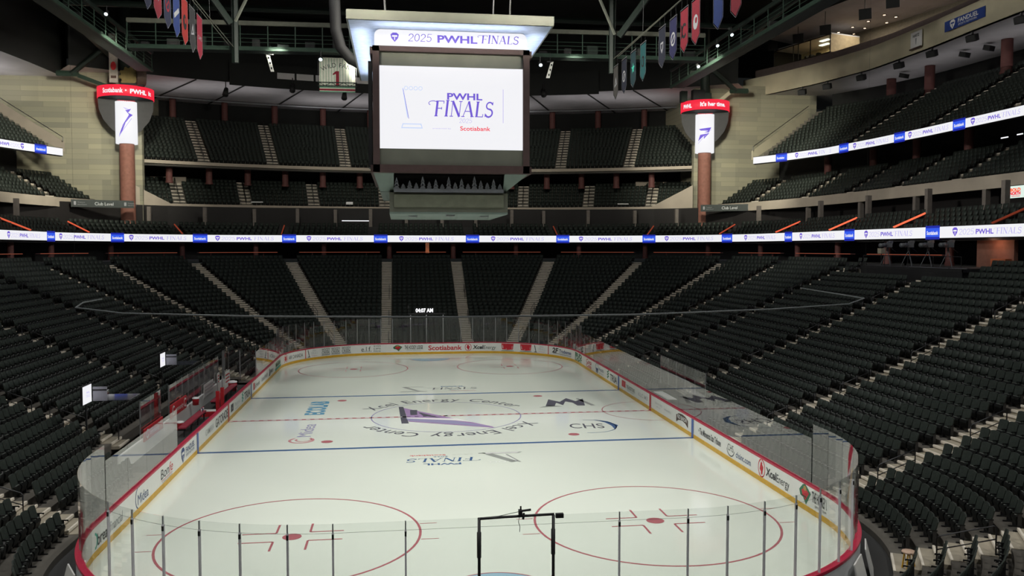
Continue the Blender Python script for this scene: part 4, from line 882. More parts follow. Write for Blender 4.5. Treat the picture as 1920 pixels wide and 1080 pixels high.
def seat_leg_mb(): return MB().box((.262, .03, .32), (.035, .12, .58), steelk).box((.262, .0, .02), (.05, .30, .04), steelk)
def low_seat_mb():
    mb = seat_back_mb((-1, -.86, .86, 1)); r = [[(x, -.05, .16), (x, .0, .16), (x, .02, .50), (x, -.08, .50)] for x in (-.21, .21)]; mb.solid(r, seatb)
    mb.quad((-.16, -.08, .506), (.16, -.08, .506), (.16, .0, .51), (-.16, .0, .51), seatedge); mb.box((.262, -.03, .62), (.05, .28, .05), seatb); mb.box((.262, .02, .3), (.035, .1, .6), steelk); return mb
def tiny_seat_mb():
    mb = seat_back_mb((-.98, .98)); r = [[(x, -.05, .16), (x, .0, .16), (x, .02, .50), (x, -.08, .50)] for x in (-.21, .21)]; return mb.solid(r, seatb)
SEATS = []      # (x, y, z, rz, label, dist)
SECT = [(U0, AISLES[0][0], AISLES[0][1], 'before', -1)] + [(AISLES[i][0], AISLES[i+1][0], AISLES[i][1] if i < 9 else AISLES[i+1][1], 'past', 1 if i < 9 else -1) for i in range(len(AISLES)-1)] + [(AISLES[-1][0], U1, AISLES[-1][1], 'before', 1)]
for i, (o, z) in enumerate(ROWS):
    om = o+.5
    for ua, ub, nm, word, dr in SECT:
        holes = ([BENCH_U] if i < 3 else []) + ([PEN_U] if i < 2 else [])
        if i >= 23: holes = holes+[(20.5, 33.2)]
        for a, c in cuts(ua, ub, holes):
            wa = .95 if ('corner' in nm) else .82
            us = usamp(a+(du(a+.01, om, wa)), c-(du(c-.01, om, .82)), 1.5, 2.0)
            pts = [bowl_pos(u, om)[0] for u in us]; cl = [0]
            for p, q in zip(pts[:-1], pts[1:]): cl.append(cl[-1]+math.dist(p, q))
            n = int(cl[-1]/.53)
            for k in range(n):
                d = (k+.5)*cl[-1]/n; u = float(np.interp(d, cl, us)); (x, y), nn = bowl_pos(u, om)
                px, py, D = project((x, y, z+.6))
                if D < 1 or not (-420 < px < 2340 and -100 < py < 1330): continue
                inf = 4 < px < 1916 and 4 < py < 1076
                idx = k+1 if dr > 0 else n-k
                SEATS.append((x, y, z, math.atan2(nn[1], nn[0])-PI/2, 'folded dark green seat, %s row up, %s seat %s the %s' % (ordn(i+1), ordn(idx), word, nm), D if inf else 1e6+D))
SEATS.sort(key=lambda s: s[5])
N_IND = 300
me = {}
def mk(mb, name): 
    o = mb.build(name); m = o.data; bpy.data.objects.remove(o); return m
for nm, f in (('backrest', seat_back_mb), ('seat_pan', seat_pan_mb), ('armrest', seat_arm_mb), ('pedestal', seat_leg_mb)): me[nm] = mk(f(), nm)
me['seat_pan'] = mk(seat_pan_mb().box((0, -.045, .508), (.30, .05, .02), seatedge), 'seat_pan')
proto = None
def seat_obj(x, y, z, rz, label):
    e = bpy.data.objects.new('stadium_seat', None); COL.objects.link(e); e.location = (x, y, z); e.rotation_euler = (0, 0, rz); e.empty_display_size = .1
    tag(e, label, 'seat', 'folded green seats of the lower bowl')
    for nm in ('backrest', 'seat_pan', 'armrest', 'pedestal'):
        o = bpy.data.objects.new(nm, me[nm]); COL.objects.link(o); o.parent = e
    return e
for s in SEATS[:N_IND]: seat_obj(*s[:5])
# the rest, and all seats of the upper tiers, as one mass
def rows_on(posf, rows, t0, t1, aisles, aw, seat_w=.54, dt=.5, step=None):
    out = []
    for o, z in rows:
        br = sorted([t0, t1]+[a for a in aisles if t0 < a < t1])
        for a, c in zip(br[:-1], br[1:]):
            n_ = max(2, int((c-a)/dt)); ts = [a+(c-a)*k/n_ for k in range(n_+1)]; pts = [posf(t, o+.5)[0] for t in ts]; cl = [0]
            for p, q in zip(pts[:-1], pts[1:]): cl.append(cl[-1]+math.dist(p, q))
            n = int((cl[-1]-2*aw)/seat_w)
            for k in range(n):
                d = aw+(k+.5)*(cl[-1]-2*aw)/n; t = float(np.interp(d, cl, ts)); (x, y), nn = posf(t, o+.5); px, py, D = project((x, y, z+.6))
                if D > 1 and -380 < px < 2300 and -300 < py < 1100: out.append((x, y, z, math.atan2(nn[1], nn[0])-PI/2))
    return out
def near_t(L, yy): return min(range(0, int(L.L*10)), key=lambda i: abs(L.at(i/10)[0][1]-yy))/10
mid = [s[:4] for s in SEATS[N_IND:]]
low = [s for s in mid if math.dist(s[:2], CAM[:2]) < 75]; tiny = [s for s in mid if math.dist(s[:2], CAM[:2]) >= 75]
for s in (1, -1):
    L = LINE_B[s]; tiny += rows_on(lambda t, o: L.at(t, o), ROWS_B[:7], .3, L.L-.3, [near_t(L, y) for y in (49.5, 40.5, 32, 23.6, 15.2, 6.2)], .9)
    L = LINE_C[s]; tiny += rows_on(lambda t, o: L.at(t, o), ROWS_C[:15], .6 if s < 0 else .3, L.L-(.6 if s > 0 else .3), [near_t(L, y) for y in (35, 23, 12, 1)], .95)
tiny += rows_on(POL_B, ROWS_FB[:7], -25.5, 25.5, FB_A, .78, dt=.4); tiny += rows_on(POL_C, ROWS_FC[:15], -29, 29, FC_A, .78, dt=.4)
tiny += rows_on(lambda t, o: (SOFF(t, o), rr(*RIB, t)[1]), RC[:4], -100, 100, [-81, -70.5, -59.6, -49.6, -39.4, -28.2, -17, -6, 6, 17.2, 28.5, 38.2, 48.6, 59.8, 70.1, 81.5], .6, seat_w=.62)
def mass(groups, name, label, cat):
    V = []; F = []; Mi = []; mats = []; off = 0
    for mb, inst in groups:
        if not inst: continue
        v = np.array(mb.v); q = [f for f in mb.f]; idx = []
        for m in mb.mats:
            if m not in mats: mats.append(m)
        mm = np.array([mats.index(mb.mats[i]) for i in mb.m]); A = np.array(inst); c, s_ = np.cos(A[:, 3])[:, None], np.sin(A[:, 3])[:, None]
        X = v[None, :, 0]*c-v[None, :, 1]*s_+A[:, 0:1]; Y = v[None, :, 0]*s_+v[None, :, 1]*c+A[:, 1:2]; Z = np.broadcast_to(v[None, :, 2], X.shape)+A[:, 2:3]
        V.append(np.stack([X, Y, Z], -1).reshape(-1, 3)); quads = np.array([f for f in q if len(f) == 4]); assert len(quads) == len(q)
        k = np.arange(len(inst))[:, None, None]*len(v)+off; F.append((quads[None]+k).reshape(-1, 4)); Mi.append(np.tile(mm, len(inst))); off += len(v)*len(inst)
    V = np.concatenate(V); F = np.concatenate(F); Mi = np.concatenate(Mi); m = bpy.data.meshes.new(name); m.vertices.add(len(V)); m.vertices.foreach_set('co', V.ravel().astype(np.float32))
    m.loops.add(F.size); m.loops.foreach_set('vertex_index', F.ravel().astype(np.int32)); m.polygons.add(len(F)); m.polygons.foreach_set('loop_start', np.arange(0, F.size, 4, dtype=np.int32))
    for t in mats: m.materials.append(t)
    m.polygons.foreach_set('material_index', Mi.astype(np.int32)); m.update(calc_edges=True); m.validate()
    o = bpy.data.objects.new(name, m); COL.objects.link(o); return tag(o, label, cat, None, 'stuff')
mass([(low_seat_mb(), low), (tiny_seat_mb(), tiny)], 'stadium_seating', 'endless rows of folded dark green seats filling the farther stands', 'seats')
print('SEATS', len(SEATS), 'low', len(low), 'tiny', len(tiny), 'last ind D', SEATS[N_IND-1][5])
# ------------------------------------------------------------------ led ribbons
def finals_cell(c, t, z, h, w=None, arc=1.0):
    # shield mark and "2025 PWHL FINALS" centred at t
    shield(c, t-3.15*arc, z, h*.78, E_p, E_w); c.serif('2025', t-1.95*arc, z, h*.5, E_lp, w=1.6*arc); pwhl(c, t-.1*arc, z, h*.42, E_p, 1.75*arc); c.serif('FINALS', t+2.15*arc, z, h*.5, E_lp, w=2.3*arc)
def ribbon(name, label, posf, t0, t1, blues, z0, z1, blue_w=1.68, arc=1.0, th=.25):
    fn = lambda t, z, l: (lambda r: Vector((r[0][0]-r[1][0]*(.01+l), r[0][1]-r[1][1]*(.01+l), z)))(posf(t))
    e = empty(name, label, 'led ribbon', None, (*posf((t0+t1)/2)[0], z0)); n = int((t1-t0)/1.0)
    mb = MB(); rings = []
    for t in lin(t0, t1, n):
        (x, y), nn = posf(t); rings.append([(x, y, z0-.06), (x+nn[0]*th, y+nn[1]*th, z0-.06), (x+nn[0]*th, y+nn[1]*th, z1+.06), (x, y, z1+.06)])
    mb.solid(rings, black); part(mb, 'housing', e)
    mb = MB(); c = Canvas(mb, fn); c.rect(t0, z0, t1, z1, E_w, n=n); sc_ = part(mb, 'screen', e)
    for t in blues:
        mb = MB(); c = Canvas(mb, fn); c.rect(t-blue_w/2, z0-.1, t+blue_w/2, z1+.1, E_dbl, .012, n=3); c.rect(t-blue_w/2, z0+.08, t+blue_w/2, z1-.08, E_bl, .018, n=3); c.text('Scotiabank', t, (z0+z1)/2-.02, (z1-z0)*.34, E_w, w=blue_w*.8, bold=.03, lift=.024); part(mb, 'blue_panel', sc_)
    bl = sorted(blues)
    for a, b_ in zip(bl[:-1], bl[1:]):
        mb = MB(); finals_cell(Canvas(mb, lambda t, z, l: fn(t, z, l+.012)), (a+b_)/2, (z0+z1)/2, z1-z0, arc=arc); part(mb, 'lettering', sc_)
    return e
ribbon('ribbon_display', 'long led ribbon round the front of the club level', lambda t: rr(*RIB, t), -92, 100, [-80.4, -69, -57.6, -46.16, -36.08, -26.32, -16.04, -5.02, 6.34, 17.84, 28.82, 39.74, 52.36, 64.06, 75.7, 87.1], 11.06, 11.88)
LC = LINE_C[1]; tt = lambda yy: near_t(LC, yy)
fc = lambda s: (lambda t: (lambda r: ((r[0][0], r[0][1]), r[1]))(LINE_C[s].at(t, -.1)))
def flip(L): return lambda t: L.at(L.L-t, -.1)
# right: text runs from the far corner towards the camera, so parametrise by distance from the far end
bl_r = [4.3, 14.6, 23.8, 32.4, 41.4, 50.5, 60]
ribbon('ribbon_display', 'led ribbon along the front of the right upper balcony', flip(LC), 0, LC.L-4, [-4.6]+bl_r if False else bl_r, 20.78, 21.58, arc=.86)
LCl = LINE_C[-1]; ribbon('ribbon_display', 'led ribbon along the front of the left upper balcony', lambda t: LCl.at(LCl.L-(LCl.L-t), -.1) if False else LCl.at(t, -.1), 0, LCl.L-4, [3.2, 13.6, 24, 34.5], 20.78, 21.58, arc=.86)
# orange light strips: drink rails behind the lower bowl and the club aisle rails
for (ua, _), (ub, _) in zip(AISLES[1:-2], AISLES[2:-1]):
    if ub < 30 or ua > 250: continue
    k1, k2 = du(ua+.01, 22.4, 1.3), du(ub-.01, 22.4, 1.3); us = usamp(ua+k1, ub-k2)
    e = empty('drink_rail', 'thin rail with orange glow behind the top row, between %s and %s' % (dict(AISLES)[ua].replace(' stairs', ''), dict(AISLES)[ub].replace(' stairs', ' stairs')), 'rail', 'drink rails', P3(us[0], 22.4, 9))
    mb = MB(); mb.solid([[P3(u, 22.3, 9.78), P3(u, 22.75, 9.78), P3(u, 22.75, 9.84), P3(u, 22.3, 9.84)] for u in us], dkred); part(mb, 'counter', e)
    mb = MB(); mb.solid([[P3(u, 22.26, 9.80), P3(u, 22.3, 9.80), P3(u, 22.3, 9.84), P3(u, 22.26, 9.84)] for u in us], E_do); part(mb, 'light_strip', e)
    mb = MB(); mb.box((*bowl_pos(us[1] if len(us) > 2 else us[0], 22.6)[0], 9.4), (.1, .1, .8), dkred); part(mb, 'leg', e)
    mb = MB(); mb.box((*bowl_pos(us[-2] if len(us) > 2 else us[-1], 22.6)[0], 9.4), (.1, .1, .8), dkred); part(mb, 'leg', e)
for k, (t, br) in enumerate(((-81, 0), (-70.5, 0), (-59.6, 0), (-49.6, .55), (-39.4, .55), (-28.2, .16), (-17, .12), (17.2, .1), (28.5, .16), (38.2, .3), (48.6, .7), (59.8, 1), (70.1, 1), (81.5, .12))):
    if br == 0: continue
    e = empty('aisle_light_rail', 'orange glowing rail climbing a club aisle above the ribbon, %s from the left' % ordn(k-1), 'rail', 'orange club aisle rails', (*SOFF(t, .2), 11.4))
    m = mat('led_rail_%d' % int(br*100), (1.0, .16, .07), emit=1.25*br)
    A = (*SOFF(t, .35), 12.0); B = (*SOFF(t, 3.1), 13.15); mb = MB(); mb.tube([A, B], .075, m, 8); part(mb, 'light_tube', e)
    mb = MB(); mb.tube([(A[0], A[1], 11.35), A], .03, dkred, 6); mb.tube([(B[0], B[1], 12.3), B], .03, dkred, 6); mb.tube([(A[0], A[1], A[2]-.12), (B[0], B[1], B[2]-.12)], .04, dkred, 6); part(mb, 'rail', e)
# ------------------------------------------------------------------ corner pillars with led wraps
RING = {-1: ('Scotiabank \u2022 PWHL', 'left'), 1: ("It's her time.", 'right')}
for s in (-1, 1):
    cx, cy = (-35.0 if s < 0 else 37.0), 55.2; nm = RING[s][1]
    e = empty('led_pillar', 'tall %s terracotta pillar with white led wrap and red led ring' % nm, 'pillar', None, (cx, cy, 11))
    mb = MB(); mb.lathe([(.84, 0), (.84, 12)], (cx, cy, 11), brick, 28); part(mb, 'shaft', e, True)
    view = math.atan2(CAM[1]-cy, CAM[0]-cx)
    mb = MB(); mb.lathe([(.84, 0), (1.22, .02), (1.22, 4.95), (.9, 4.97)], (cx, cy, 22.75), E_w, 32)
    cyl = lambda R: (lambda u, v, l: Vector((cx+(R+l)*math.cos(view+u/R), cy+(R+l)*math.sin(view+u/R), v)))
    lw_ = part(mb, 'led_wrap', e, True)
    mb = MB(); c = Canvas(mb, cyl(1.24)); c.slice = .06; z0 = 25.2
    if s < 0: c.poly([(-.1, z0+1.4), (.55, z0+1.6), (.2, z0+1.1), (.75, z0+.9), (.1, z0+.35), (.4, z0+.6), (-.5, z0-.6), (-.9, z0-1.6), (-.45, z0-1.0), (-.1, z0-.1), (-.5, z0-.5), (.3, z0+.9)], E_p); c.poly([(-.35, z0+1.75), (.3, z0+1.55), (-.05, z0+1.5)], E_lp); c.poly(_st(.6, z0+.5, -.9, z0-1.7, .07), E_lp)
    else: c.poly([(-.8, z0+.55), (.9, z0+.75), (.5, z0+.1), (-.1, z0+.1), (.5, z0+.3), (-.5, z0+.35)], E_p); c.poly([(-.6, z0-.2), (.6, z0-.0), (.2, z0-.4), (-.1, z0-.75), (-.1, z0-.35), (-.9, z0-1.0)], E_p); c.poly(_st(.9, z0+.5, -.9, z0-1.3, .06), E_lp)
    part(mb, 'led_emblem', lw_)
    mb = MB(); mb.lathe([(1.0, 24.0), (1.6, 24.4), (2.5, 25.5), (2.95, 26.7), (3.05, 28.0)], (cx, cy, 0), mat('ring_funnel', (.04, .04, .042), .7), 30, view+1.5, view+2*PI-1.5); mb.add([(cx+3.05*math.cos(a), cy+3.05*math.sin(a), 27.98) for a in lin(view-PI, view+PI, 40)[:-1]], [tuple(range(40))], mat('ring_funnel', (.04, .04, .042), .7)); fp = [(1.0, 24.0), (1.6, 24.4), (2.5, 25.5), (2.95, 26.7), (3.05, 28.0)]; mb.add([(cx+r*math.cos(view+1.5), cy+r*math.sin(view+1.5), z) for r, z in fp]+[(cx+r*math.cos(view-1.5), cy+r*math.sin(view-1.5), z) for r, z in fp[::-1]], [tuple(range(10))], mat('ring_funnel', (.04, .04, .042), .7)); part(mb, 'funnel', e, True)
    mb = MB(); mb.lathe([(3.05, 28.0), (3.12, 28.0), (3.12, 29.25), (3.05, 29.25), (3.05, 28.0)], (cx, cy, 0), E_r, 48); mb.lathe([(0, 29.2), (3.05, 29.2)], (cx, cy, 0), black, 32); lr_ = part(mb, 'led_ring', e, True)
    mb = MB(); c = Canvas(mb, cyl(3.13))
    if s < 0: c.text('Scotiabank', -1.55, 28.62, .55, E_w, w=2.5, bold=.03); c.disc(.0, 28.62, .09, E_w); c.text('PWHL', 1.45, 28.58, .5, E_w, w=2.0, bold=.05); c.text('It', 3.05, 28.6, .5, E_w, w=.5, bold=.03)
    else: c.text('PWHL', -2.5, 28.58, .5, E_w, w=1.5, bold=.05); c.text("It's her time.", 1.15, 28.66, .52, E_w, w=3.5, bold=.04)
    part(mb, 'lettering', lr_)
    mb = MB(); c = Canvas(mb, cyl(1.24)); [c.rect(-1.0+i*.2, 27.62+.02*abs(i-5), -.9+i*.2, 27.72+.02*abs(i-5), E_r) for i in range(11)]; part(mb, 'red_trim', e)
    mb = MB(); mb.lathe([(.62, 0), (.62, 11.5)], (cx, cy, 29.2), greenst, 16); part(mb, 'upper_post', e, True)
# what stands on top of the rings
e = empty('gear_sculpture', 'dull gold gear wheel and drum on top of the left led ring', 'sculpture', None, (-33.9, 53.3, 29.2))
mb = MB(); P = []
for k in range(40): a = 2*PI*k/40; r = 1.15 if k % 4 < 2 else .95; P.append((-33.9+r*math.cos(a), 52.9, 30.35+r*math.sin(a)))
mb.prism(P, (0, .25, 0), mat('dull_gold', (.20, .15, .05), .6)); part(mb, 'gear', e)
mb = MB(); mb.tube([(-33.1, 52.9, 30.3), (-32.2, 53.3, 30.3)], [1.0, .95], mat('rust_brown', (.07, .04, .03), .7), 18); part(mb, 'drum', e); mb = MB(); mb.box((-33.6, 53.1, 29.4), (2.6, .5, .35), black); part(mb, 'base', e)
e = empty('flag_banner', 'narrow pale vertical banner above the left led ring', 'banner', None, (-35.3, 51.9, 29.3)); mb = MB(); mb.box((-35.3, 51.9, 32.2), (.95, .05, 5.6), mat('banner_pale', (.34, .29, .26), .8)); cl_ = part(mb, 'cloth', e)
mb = MB(); c = Canvas(mb, lambda u, v, l: Vector((-35.3+u, 51.86-l, 32.2+v))); c.text('STATE', 0, 1.6, .35, txt_br, w=.7); c.text('HOCKEY', 0, .6, .3, txt_br, w=.7); c.disc(0, -.9, .3, redp, .5); c.rect(-.3, -2.3, .3, -2.0, txt_br); part(mb, 'print', cl_)
e = empty('rigging_boxes', 'dark equipment boxes on top of the right led ring', 'equipment', None, (36, 53.6, 29.2)); mb = MB(); mb.box((35.4, 53.4, 29.9), (1.6, .9, 1.3), black); part(mb, 'box', e); mb = MB(); mb.box((33.9, 54.7, 29.9), (.8, .8, 1.4), greenst); part(mb, 'box', e); mb = MB(); mb.box((36.6, 53.2, 29.7), (.8, .6, .9), greenst); part(mb, 'box', e)
# club level signs
for s in (-1, 1):
    x0, x1 = (-41.0, -34.4) if s < 0 else (36.2, 43.0); y = 48.3; 
    p0, p1 = ((-39.6, 50.0), (-33.6, 52.6)) if s < 0 else ((35.6, 52.6), (41.6, 49.0)); n = Vector((p1[1]-p0[1], -(p1[0]-p0[0]), 0)).normalized(); u = Vector((p1[0]-p0[0], p1[1]-p0[1], 0)); Ls = u.length; u.normalize()
    e = empty('club_sign', 'black sign reading Club Level at the foot of the %s pillar' % ('left' if s < 0 else 'right'), 'sign', None, (*p0, 15)); mb = MB(); mb.box(((p0[0]+p1[0])/2, (p0[1]+p1[1])/2, 15.42), (Ls, .12, .85), mat('sign_black', (.02, .03, .028), .5), math.atan2(u.y, u.x)); bd = part(mb, 'board', e)
    mb = MB(); c = Canvas(mb, plane_fn((*p0, 15.42), u, (0, 0, 1), n, .075)); c.text('Club Level', Ls*.52, 0, .38, txt_lg, w=1.95, bold=.01)
    for q in (.06, .86): c.rect(q*Ls-.12, -.2, q*Ls+.12, .22, txt_g); c.text('Treasure', q*Ls+.65, .12, .12, txt_g, w=.75); c.text('Island Resort', q*Ls+.75, -.12, .12, txt_g, w=.95)
    part(mb, 'lettering', bd)
# ------------------------------------------------------------------ scoreboard
sb = empty('scoreboard', 'huge brown framed centre scoreboard showing the finals logo on white', 'scoreboard', None, (.1, 1.2, 12.3))
X0, X1, YF, YB, ZB, ZT = -4.2, 4.42, -4.5, 6.9, 14.47, 21.28
mb = MB(); mb.box(((X0+X1)/2, (YF+YB)/2+.2, (ZB+ZT)/2), (X1-X0-.1, YB-YF-.4, ZT-ZB-.1), black); part(mb, 'core', sb)
mb = MB(); w = .36
for y in (YF, YB):
    for c_, d_ in ((((X0+X1)/2, y, ZT-.13), (X1-X0, .5, .28)), (((X0+X1)/2, y, ZB+.2), (X1-X0, .5, .42)), ((X0+w/2, y, (ZB+ZT)/2), (w, .5, ZT-ZB)), ((X1-w/2, y, (ZB+ZT)/2), (w, .5, ZT-ZB))): mb.box(c_, d_, frame_br)
for x in (X0, X1):
    mb.box((x, (YF+YB)/2, ZB+.2), (.3, YB-YF, .4), frame_br); mb.box((x, (YF+YB)/2, ZT-.2), (.3, YB-YF, .4), frame_br)
mb.box((X0-.16, YF+.9, (ZB+ZT)/2-.2), (.2, 1.0, ZT-ZB-1.0), steelk); part(mb, 'frame', sb)
for z0, z1 in ((20.28, 21.05), (14.9, 15.77)):
    mb = MB(); mb.box(((X0+X1)/2, YF-.02, (z0+z1)/2), (X1-X0-.72, .12, z1-z0), frame_gr); part(mb, 'grey_panel', sb)
SF = lambda u, v, l: Vector((.1+u, YF-.05-l, 18.02+v))
mb = MB(); c = Canvas(mb, SF); c.rect(-3.97, -2.25, 3.97, 2.25, E_w); scr = part(mb, 'screen', sb)
mb = MB(); c = Canvas(mb, lambda u, v, l: SF(u, v, l+.012)); 
pwhl(c, .72, .67, .36, E_p, 1.95); part(mb, 'league_lettering', scr)
for f in (lambda c: c.serif('FINALS', .62, -.02, .86, E_p, w=3.3), lambda c: c.serif('2025', .75, -.66, .24, E_lp, w=.72), lambda c: c.text('presented by', -.55, -1.1, .07, E_lp, w=1.0), lambda c: c.text('Scotiabank', 1.3, -1.08, .24, E_r, w=1.68, bold=.012), lambda c: c.rect(2.84, -.75, 2.87, 1.1, E_lp)):
    mb = MB(); f(Canvas(mb, lambda u, v, l: SF(u, v, l+.012))); part(mb, 'finals_lettering', scr)

mb = MB(); c = Canvas(mb, lambda u, v, l: SF(u, v, l+.012)); c.poly(_st(-2.68, 1.05, -2.42, -.55, .05), E_lb); c.poly(_st(-2.66, 1.0, -2.36, -.6, .025), E_p)
c.poly([(-2.78, -1.13), (-1.6, -1.13), (-1.68, -.87), (-2.7, -.87)], E_lb); c.poly([(-2.72, -1.08), (-1.66, -1.08), (-1.72, -.92), (-2.66, -.92)], E_w, .006)
for k in range(4): c.ring(-2.5+.26*k, 1.05, .1, .03, E_lb, n=10)
part(mb, 'trophy_picture', scr)
mb = MB(); c = Canvas(mb, lambda u, v, l: Vector((u, YF-.12-l, v))); R_ = .34
P = [(-4.1, 21.32), (4.28, 21.32)]+[(4.28-R_+R_*math.cos(a), 22.2-R_+R_*math.sin(a)) for a in lin(0, PI/2, 6)]+[(-4.1+R_-R_*math.sin(a), 22.2-R_+R_*math.cos(a)) for a in lin(0, PI/2, 6)]
c.poly(P, E_w); tsc = part(mb, 'top_screen', sb)
mb = MB(); mb.prism([(x, YF-.1, z) for x, z in P], (0, 1.2, 0), frame_gr); part(mb, 'top_housing', sb)
for f in (lambda c: shield(c, -3.0, 21.78, .5, E_p, E_w), lambda c: c.serif('2025', -1.65, 21.8, .42, E_p, w=1.3), lambda c: pwhl(c, .42, 21.78, .40, E_p, 2.2), lambda c: c.serif('FINALS', 2.75, 21.82, .44, E_p, w=2.1)):
    mb = MB(); f(Canvas(mb, lambda u, v, l: Vector((u, YF-.135-l, v)))); part(mb, 'top_lettering', tsc)
mb = MB(); mb.box((.0, 1.9, 22.5), (11.0, 16.4, .5), frame_gr); part(mb, 'canopy', sb)
mb = MB(); mb.box((.0, 1.9, 22.24), (10.8, 16.2, .04), mat('canopy_underside', (.50, .58, .74), .6)); part(mb, 'canopy_underside', sb)
# tapering underside with the tree cut-outs
mb = MB()
def taper(z, k): return [(X0+k*.35, YF+.4+k*.9, z), (X1-k*1.2, YF+.4+k*.9, z), (X1-k*1.2, YB-k*.9, z), (X0+k*.35, YB-k*.9, z)]
A_, B_ = taper(14.47, 0), taper(13.5, 1)
for i in (1, 2, 3): j = (i+1) % 4; mb.quad(A_[i], A_[j], B_[j], B_[i], greyg)
mb.prism([A_[0], (-3.1, A_[0][1], 14.47), (-3.1, B_[0][1], 13.5), B_[0]], (0, .3, 0), greyg); mb.prism([(3.1, A_[1][1], 14.47), A_[1], B_[1], (3.1, B_[1][1], 13.5)], (0, .3, 0), greyg)
mb.add([(*p[:2], 13.5) for p in B_], [(0, 1, 2, 3)], greyg); part(mb, 'lower_skirt', sb)
mb = MB(); mb.box((0, -3.0, 13.98), (6.2, .1, 1.0), black); part(mb, 'recess', sb)
mb = MB(); TP = []; hs = [.62, .3, .46, .36, .7, .42, .55, .3, .68, .4, .6, .34, .72, .5, .4, .58, .32]
for k, h in enumerate(hs):
    x = -2.95+k*.365; 
    for q in range(3): z0 = 13.62+h*.3*q; wv = .2*(1-.25*q); mb.prism([(x-wv, -3.62, z0), (x+wv, -3.62, z0), (x, -3.62, z0+h*.48)], (0, .06, 0), treem)
mb.box((0, -3.6, 13.56), (6.2, .07, .2), treem); part(mb, 'tree_panel', sb)
mb = MB(); mb.box((.0, 1.3, 12.9), (6.7, 9.6, 1.1), frame_gr); mb.box((.0, -3.55, 12.98), (6.2, .16, .7), mat('scoreboard_grey_light', (.21, .22, .165), .45)); part(mb, 'lower_box', sb)
mb = MB(); mb.box((.0, 1.3, 12.3), (6.7, 9.6, .12), greyg); part(mb, 'bottom_tray', sb)
for x, y in ((-2, -1.5), (2.2, -1.5), (.1, -2.8)): mb = MB(); mb.box((x, y, 12.2), (.5 if x else .2, .5, .12), alu); part(mb, 'bottom_fitting', sb)
for x in (-3.5, 3.5):
    for y in (-3, 6.5): mb = MB(); mb.tube([(x, y, 22.7), (x*1.2, y, 40.5)], .05, steelk, 6); part(mb, 'hanging_cable', sb)
b = MB(); b.tube([(-7.6, 14, 31), (-7.5, 14.1, 28.3), (-7.45, 14.2, 26.8), (-7.1, 14.3, 25.5), (-6.4, 14.4, 24.7), (-5.0, 14.5, 24.0), (-3, 12.5, 23.9), (-1, 11.5, 23.6)], .42, black, 12); tag(b.build('cable_duct', None, True), 'thick black curved cable duct left of the scoreboard', 'cable duct')
# ------------------------------------------------------------------ roof steel, catwalks, banners
def beam(label, A, B, w, m, name='roof_beam', cat='beam'):
    b = MB(); b.tube([A, B], w, m, 6); o = b.build(name); tag(o, label, cat, None, 'structure'); return o
def catwalk(label, A, B, m_top, m_bot, h=2.2, n=14, depth=1.6, inner=(0, -1)):
    e = empty('catwalk', label, 'catwalk', None, A, 'structure'); A = Vector(A); B = Vector(B); d = B-A; nn = Vector((inner[0], inner[1], 0))
    mb = MB(); mb.prism([A+nn*0, A-nn*depth, A-nn*depth+Vector((0, 0, -.18)), A+Vector((0, 0, -.18))], d, greenst); mb.tube([A+Vector((0, 0, -.1)), B+Vector((0, 0, -.1))], .2, m_bot, 6); part(mb, 'deck', e)
    mb = MB(); mb.tube([A+Vector((0, 0, h)), B+Vector((0, 0, h))], .22, m_top, 6); part(mb, 'top_beam', e)
    mb = MB()
    for z in (.45, .8, 1.15): mb.tube([A+Vector((0, 0, z)), B+Vector((0, 0, z))], .025, paleg, 5)
    part(mb, 'rails', e)
    mb = MB()
    for k in range(n+1): p = A+d*k/n; mb.tube([p, p+Vector((0, 0, h))], .05, paleg, 5)
    part(mb, 'uprights', e)
    mb = MB()
    for k in range(n):
        p = A+d*(k+.5)/n-nn*depth*.7; s = .25+.35*((k*7) % 5)/5; mb.box((p.x, p.y, p.z+s+.02), (.6+.5*((k*3) % 4)/4, .5, 2*s), (black, dark_con, greenst)[k % 3])
    part(mb, 'equipment', e); return e
cw_w = mat('catwalk_white', (.12, .125, .10), .6)
catwalk('far catwalk with a pale top beam crossing behind the scoreboard', (-26, 26, 27.9), (26, 26, 28.3), cw_w, paleg, 2.1, 22)
catwalk('left catwalk running towards the far left pillar', (-30, 0, 30.2), (-30, 48, 30.2), greenst, paleg, 1.9, 16, inner=(1, 0))
catwalk('right catwalk running towards the far right pillar', (30, 0, 29.9), (30, 48, 29.9), greenst, paleg, 1.9, 16, inner=(-1, 0))
beam('long dark truss chord under the roof behind the far catwalk', (-34, 34, 33.5), (34, 34, 33.5), .3, greenst)
beam('long dark truss chord high under the roof, nearer than the far catwalk', (-34, 22, 33.5), (34, 22, 33.5), .3, greenst)
